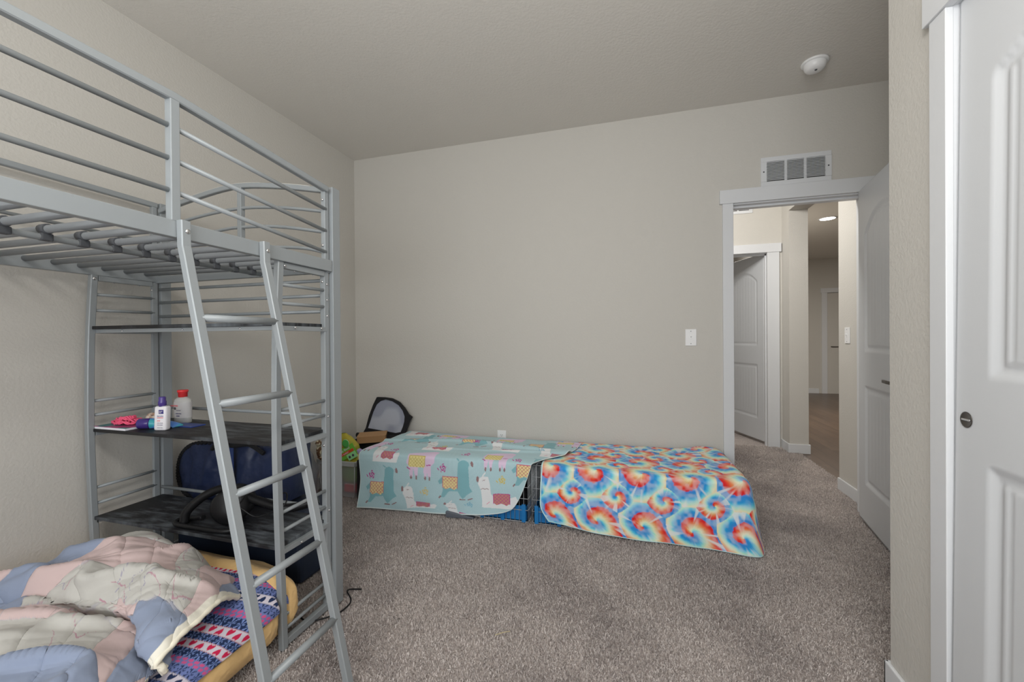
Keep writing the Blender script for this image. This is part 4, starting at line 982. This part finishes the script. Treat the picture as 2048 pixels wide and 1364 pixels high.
grid_mesh('bag_body', P, nb, None, e)
b = MB()
for q in oc_[50:116:2]: b.sphere((q[0]-.004, 1.612, q[1]), .011, 8, 6)
b.build('scalloped_trim', M_blackfab, e)
b = MB(); b.rbox(-1.93, -1.895, 1.570, 1.576, .36, .62, .002); b.build('strap', mat('navy_webbing', A(34, 50, 92), .8), e)
b = MB(); b.tube(arc([(-2.05, 1.585, .60), (-2.0, 1.577, .635), (-1.9, 1.574, .63), (-1.80, 1.577, .64), (-1.72, 1.585, .60)], 30), .010, 8); b.build('handle', M_blackfab, e)

# ------------------------------------------------------------------ far left corner: clear tub, bags, carrier, cardboard box
tubm = mat('frosted_plastic', (.62, .64, .66, 1), .35, alpha=.36)
e = empty('storage_tub', (-2.08, 2.66, 0), 'clear plastic tub full of pet supplies in the far left corner', 'tub')
def tubshell(x0, x1, y0, y1, h, t=.004, fl=.02):
    b = MB()
    def ring(o, z): return [(x0-o, y0-o, z), (x1+o, y0-o, z), (x1+o, y1+o, z), (x0-o, y1+o, z)]
    vs = ring(0, .002)+ring(fl, h); b.add(vs, [(0, 3, 2, 1), (0, 1, 5, 4), (1, 2, 6, 5), (2, 3, 7, 6), (3, 0, 4, 7)])
    return b
tubshell(-2.235, -1.955, 2.565, 2.82, .262).build('tub_body', tubm, e)
b = MB()
for q in ((-2.262, -1.928, 2.538, 2.550), (-2.262, -1.928, 2.835, 2.847), (-2.262, -2.250, 2.538, 2.847), (-1.940, -1.928, 2.538, 2.847)): b.rbox(*q, .232, .268, .004)
b.build('rim', mat('frosted_rim', (.62, .64, .66, 1), .35, alpha=.6), e)
b = MB()
for x, yy in ((-2.235, 2.565), (-1.955, 2.565)): b.tube([(x, yy, .0), (x+(-.02 if x < -2.1 else .02), yy-.02, .25)], .004, 6)
b.build('corner_rib', mat('frosted_rib', (.70, .71, .72, 1), .35, alpha=.6), e)
tag(MB().rbox(-.055, .055, -.02, .02, 0, .21, .006, R3('Y', -.05), (-2.165, 2.60, .008)).build('snack_package', mat('red_white_pack', A(196, 60, 60), .4, var=(11, A(206, 206, 208), .03, 1))), 'red and white package standing inside the clear tub, left side', 'package')
tag(MB().rbox(-2.09, -1.975, 2.62, 2.75, .01, .075, .01).build('snack_package', mat('red_pack', A(186, 44, 54), .4, var=(8, A(200, 190, 190), .02, 1))), 'red package with white label at the bottom of the clear tub', 'package')
# green hay bag
e = empty('hay_bag', (-2.02, 2.70, .08), 'green plastic bag of pet hay leaning out of the clear tub', 'bag')
nu, nv = 60, 60
a_ = np.linspace(0, 2*math.pi, nu)[:, None]; h_ = np.linspace(0, 1, nv)[None]
R_ = np.interp(h_, [0, .05, .3, .75, .92, 1], [.5, .9, 1, .95, .55, .25])
P = np.stack([.105*np.cos(a_)*R_+.05*h_**2*-1, .055*np.sin(a_)*R_, .375*h_+0*a_], -1); P += normals(P)*(.007*vnoise(P, 22, 5))[..., None]
Rb = np.array(R3('Y', -.12)); P = P@Rb.T+np.array([-2.03, 2.665, .075])
hm = mat('green_bag', A(96, 130, 34), .3, var=(7, A(150, 140, 44), .08, 2)); grid_mesh('bag_body', P, hm, None, e)
Rl = R3('Z', .12) @ R3('Y', -.52)
def lb(body, size, x, z, m_): text(body, size, Matrix.Translation((-2.095, 2.592, .30)) @ Rl.to_4x4() @ Matrix.Translation((x, 0, z)) @ Matrix.Rotation(math.pi/2, 4, 'X'), m_, e)
MB().rbox(-.012, .125, -.001, .0, -.052, .030, .0005, Rl, (-2.095, 2.598, .30)).build('label', mat('lime_label', A(104, 170, 60), .4), e)
MB().rbox(.0, .11, -.002, -.001, -.024, -.004, .0005, Rl, (-2.095, 2.598, .30)).build('label_stripe', mat('orange_label', A(196, 70, 40), .4), e)
lb('Hay Blend', .022, .0, .004, wht); lb('+ PUREST', .014, .010, -.020, wht)
MB().rbox(.035, .115, -.002, -.001, -.075, -.028, .006, Rl, (-2.095, 2.598, .30)).build('label', mat('pale_green_label', A(140, 200, 140), .4), e)
for dx in (.055, .085): MB().lathe([(0, 0), (.010, 0), (.010, .001), (0, .001)], 14, c=Vector((-2.095, 2.596, .30))+Rl @ Vector((dx, 0, -.052)), mtx=R3('X', math.pi/2)).build('emblem', M_bed_dark, e)
MB().lathe([(0, 0), (.030, 0), (.030, .0015), (0, .0015)], 26, c=(-2.045, 2.590, .385), mtx=R3('X', math.pi/2)).build('badge', mat('badge_white', A(190, 214, 190), .4), e)
MB().lathe([(.022, 0), (.029, 0), (.029, .003), (.022, .003)], 26, c=(-2.045, 2.5895, .385), mtx=R3('X', math.pi/2)).build('badge_ring', mat('badge_green', A(70, 150, 70), .4), e)
text('60% More', .011, Matrix.Translation((-2.068, 2.587, .381)) @ Matrix.Rotation(math.pi/2, 4, 'X'), mat('badge_ink', A(50, 110, 60), .5), e)
# grey plastic sack
a_ = np.linspace(0, 2*math.pi, 60)[:, None]; h_ = np.linspace(0, 1, 50)[None]
R_ = np.interp(h_, [0, .1, .5, .8, .95, 1], [.4, .9, 1, .6, .2, .02])
P = np.stack([.085*np.cos(a_)*R_, .10*np.sin(a_)*R_, .40*h_+0*a_], -1); P += normals(P)*(.012*vnoise(P*np.array([2, 2, .7]), 12, 9))[..., None]; P += np.array([-2.243, 2.40, .004]); P[..., 0] = np.maximum(P[..., 0], XL+.016)
tag(grid_mesh('plastic_sack', P, mat('grey_film', A(120, 122, 128), .35, alpha=.9), None), 'grey plastic sack slumped against the left wall beside the clear tub', 'sack')
# spotted plush on top
e = empty('plush_toy', (-2.17, 2.53, .268), 'small cream and brown spotted plush toy on the tub edge', 'toy')
b = MB(); b.sphere((-2.205, 2.50, .345), .026, 12, 8, (.7, .7, 1.9)); b.sphere((-2.20, 2.492, .40), .022, 10, 8); b.tube([(-2.205, 2.50, .30), (-2.20, 2.53, .27)], .012, 8); b.build('plush_body', mat('cream_plush', A(190, 182, 160), .9, var=(26, A(96, 70, 50), .03, 1)), e)
# black fabric carrier with open mesh lid
e = empty('pet_carrier', (-2.03, 2.95, 0), 'black fabric pet carrier with its mesh lid open against the wall', 'pet carrier')
MB().rbox(-2.21, -1.84, 2.86, 3.10, 0, .335, .012).build('carrier_body', M_blackfab, e)
MB().rbox(-1.885, -1.845, 2.50, 2.86, 0, .30, .008).build('side_panel', M_blackfab, e)
outer = [(-2.222, .335), (-2.190, .40), (-2.175, .50), (-2.150, .59), (-2.123, .655), (-2.05, .655), (-1.975, .648), (-1.90, .62), (-1.845, .575), (-1.800, .525), (-1.765, .505), (-1.785, .47), (-1.805, .40), (-1.825, .345)]
inner = [(-2.170, .40), (-2.160, .44), (-2.140, .53), (-2.115, .595), (-2.08, .625), (-2.03, .640), (-1.965, .628), (-1.90, .598), (-1.855, .555), (-1.830, .51), (-1.828, .47), (-1.835, .43), (-1.850, .385), (-1.90, .375)]
yl = lambda z: 3.02+(z-.33)*.25
b = MB(); n = len(outer); vs = []
for (x, z) in outer: vs.append((x, yl(z)-.008, z))
for (x, z) in inner: vs.append((x, yl(z)-.012, z))
for (x, z) in outer: vs.append((x, yl(z)+.012, z))
for (x, z) in inner: vs.append((x, yl(z)+.006, z))
fs = []
for i in range(n):
    j = (i+1) % n; fs += [(i, j, n+j, n+i), (2*n+i, 3*n+i, 3*n+j, 2*n+j), (i, 2*n+i, 2*n+j, j), (n+i, n+j, 3*n+j, 3*n+i)]
b.add(vs, fs); b.build('lid_frame', M_blackfab, e)
b = MB(); b.add([(x, yl(z)-.003, z) for x, z in inner]+[(x, yl(z)+.000, z) for x, z in inner], [tuple(range(n)), tuple(range(2*n-1, n-1, -1))]); b.build('lid_mesh', mat('grey_mesh', A(150, 154, 164), .7, var=(5, A(128, 132, 146), .05, 1)), e)
MB().tube([(-2.235, 2.975, .352), (-1.85, 2.985, .345)], .020, 8).build('lid_hinge_roll', M_blackfab, e)
# cardboard box
e = empty('cardboard_box', (-2.0, 2.80, .37), 'small brown cardboard box lying on the black carrier', 'box')
cb = mat('cardboard', A(146, 112, 78), .85, bump=(80, .15, .002))
Rc = R3('Z', .50) @ R3('Y', -.02); oc = (-2.085, 2.775, .336)
MB().rbox(.0, .215, -.01, .16, 0, .050, .001, Rc, oc).build('carton', cb, e)
MB().rbox(-.002, .218, -.013, .162, .050, .053, .0005, Rc, oc).build('lid_flap', mat('cardboard_lid', A(158, 124, 88), .85), e)
b = MB(); b.rbox(.02, .16, -.02, .02, 0, .09, .02, R3('Z', .4) @ R3('Y', .5), (-2.10, 2.62, .30)); tag(b.build('cloth_pouch', mat('lavender_cloth', A(150, 140, 180), .9, bump=(30, .5, .006))), 'crumpled lavender cloth pouch below the cardboard box', 'pouch')
# grey scoop under the blanket hem
b = MB(); b.add([Vector(v) for v in [(-1.17, 2.435, 0.002), (-1.17, 2.49, .002), (-.985, 2.455, .002), (-.985, 2.485, .002), (-1.17, 2.435, .042), (-1.17, 2.49, .040), (-.985, 2.455, .012), (-.985, 2.485, .012)]], [(0, 1, 3, 2), (4, 6, 7, 5), (0, 4, 5, 1), (2, 3, 7, 6), (0, 2, 6, 4), (1, 5, 7, 3)])
o = b.build('scoop', mat('grey_plastic', A(84, 88, 96), .5)); md = o.modifiers.new('bevel', 'BEVEL'); md.width = .006; md.segments = 3
tag(o, 'dark grey plastic wedge lying at the hem of the llama blanket', 'scoop')

# ------------------------------------------------------------------ carpet pile
def pile(x0, x1, y0, y1, n, seed):
    g = np.random.default_rng(seed); x = g.uniform(x0, x1, n); yy = g.uniform(y0, y1, n); return x, yy
X1, Y1_ = pile(-2.34, 1.47, .55, 3.12, 330000, 1); X2, Y2_ = pile(.66, 1.575, 3.12, 4.94, 50000, 2)
x = np.concatenate([X1, X2]); yy = np.concatenate([Y1_, Y2_]); k = ~((x > XC-.01) & (yy < YC+.01)) & ~((x < -1.35) & (yy < 1.1)); x = x[k]; yy = yy[k]; n = len(x)
g = np.random.default_rng(5); an = g.uniform(0, 2*math.pi, n); w_ = g.uniform(.0011, .0020, n); hh = g.uniform(.008, .013, n); le = g.uniform(.2, 1.0, n)*.009; la = g.uniform(0, 2*math.pi, n)
V = np.zeros((n, 4, 3), np.float32); dx, dy = np.cos(an)*w_, np.sin(an)*w_
V[:, 0] = np.stack([x-dx, yy-dy, np.full(n, -.010)], -1); V[:, 1] = np.stack([x+dx, yy+dy, np.full(n, -.010)], -1)
V[:, 2] = np.stack([x+dx*.9+np.cos(la)*le, yy+dy*.9+np.sin(la)*le, -.010+hh], -1); V[:, 3] = np.stack([x-dx*.9+np.cos(la)*le, yy-dy*.9+np.sin(la)*le, -.010+hh*.95], -1)
me = bpy.data.meshes.new('carpet_pile'); me.vertices.add(n*4); me.vertices.foreach_set('co', V.ravel()); me.loops.add(n*4); me.loops.foreach_set('vertex_index', np.arange(n*4, dtype=np.int32))
me.polygons.add(n); me.polygons.foreach_set('loop_start', np.arange(n, dtype=np.int32)*4); me.polygons.foreach_set('loop_total', np.full(n, 4, np.int32)); me.update(calc_edges=True); me.materials.append(M_pile)
o = bpy.data.objects.new('carpet_pile', me); C.objects.link(o); tag(o, 'taupe shag carpet pile covering the bedroom and hall floor', 'carpet', kind='stuff')

# a stray straw of hay on the carpet
b = MB(); b.bar([(-.52, 1.51, .006), (-.495, 1.525, .010), (-.470, 1.545, .007)], .0022, .0014, (0, 0, 1)); tag(b.build('hay_straw', mat('straw', (.62, .52, .30, 1), .7)), 'single pale straw of hay lying on the open carpet', 'straw')
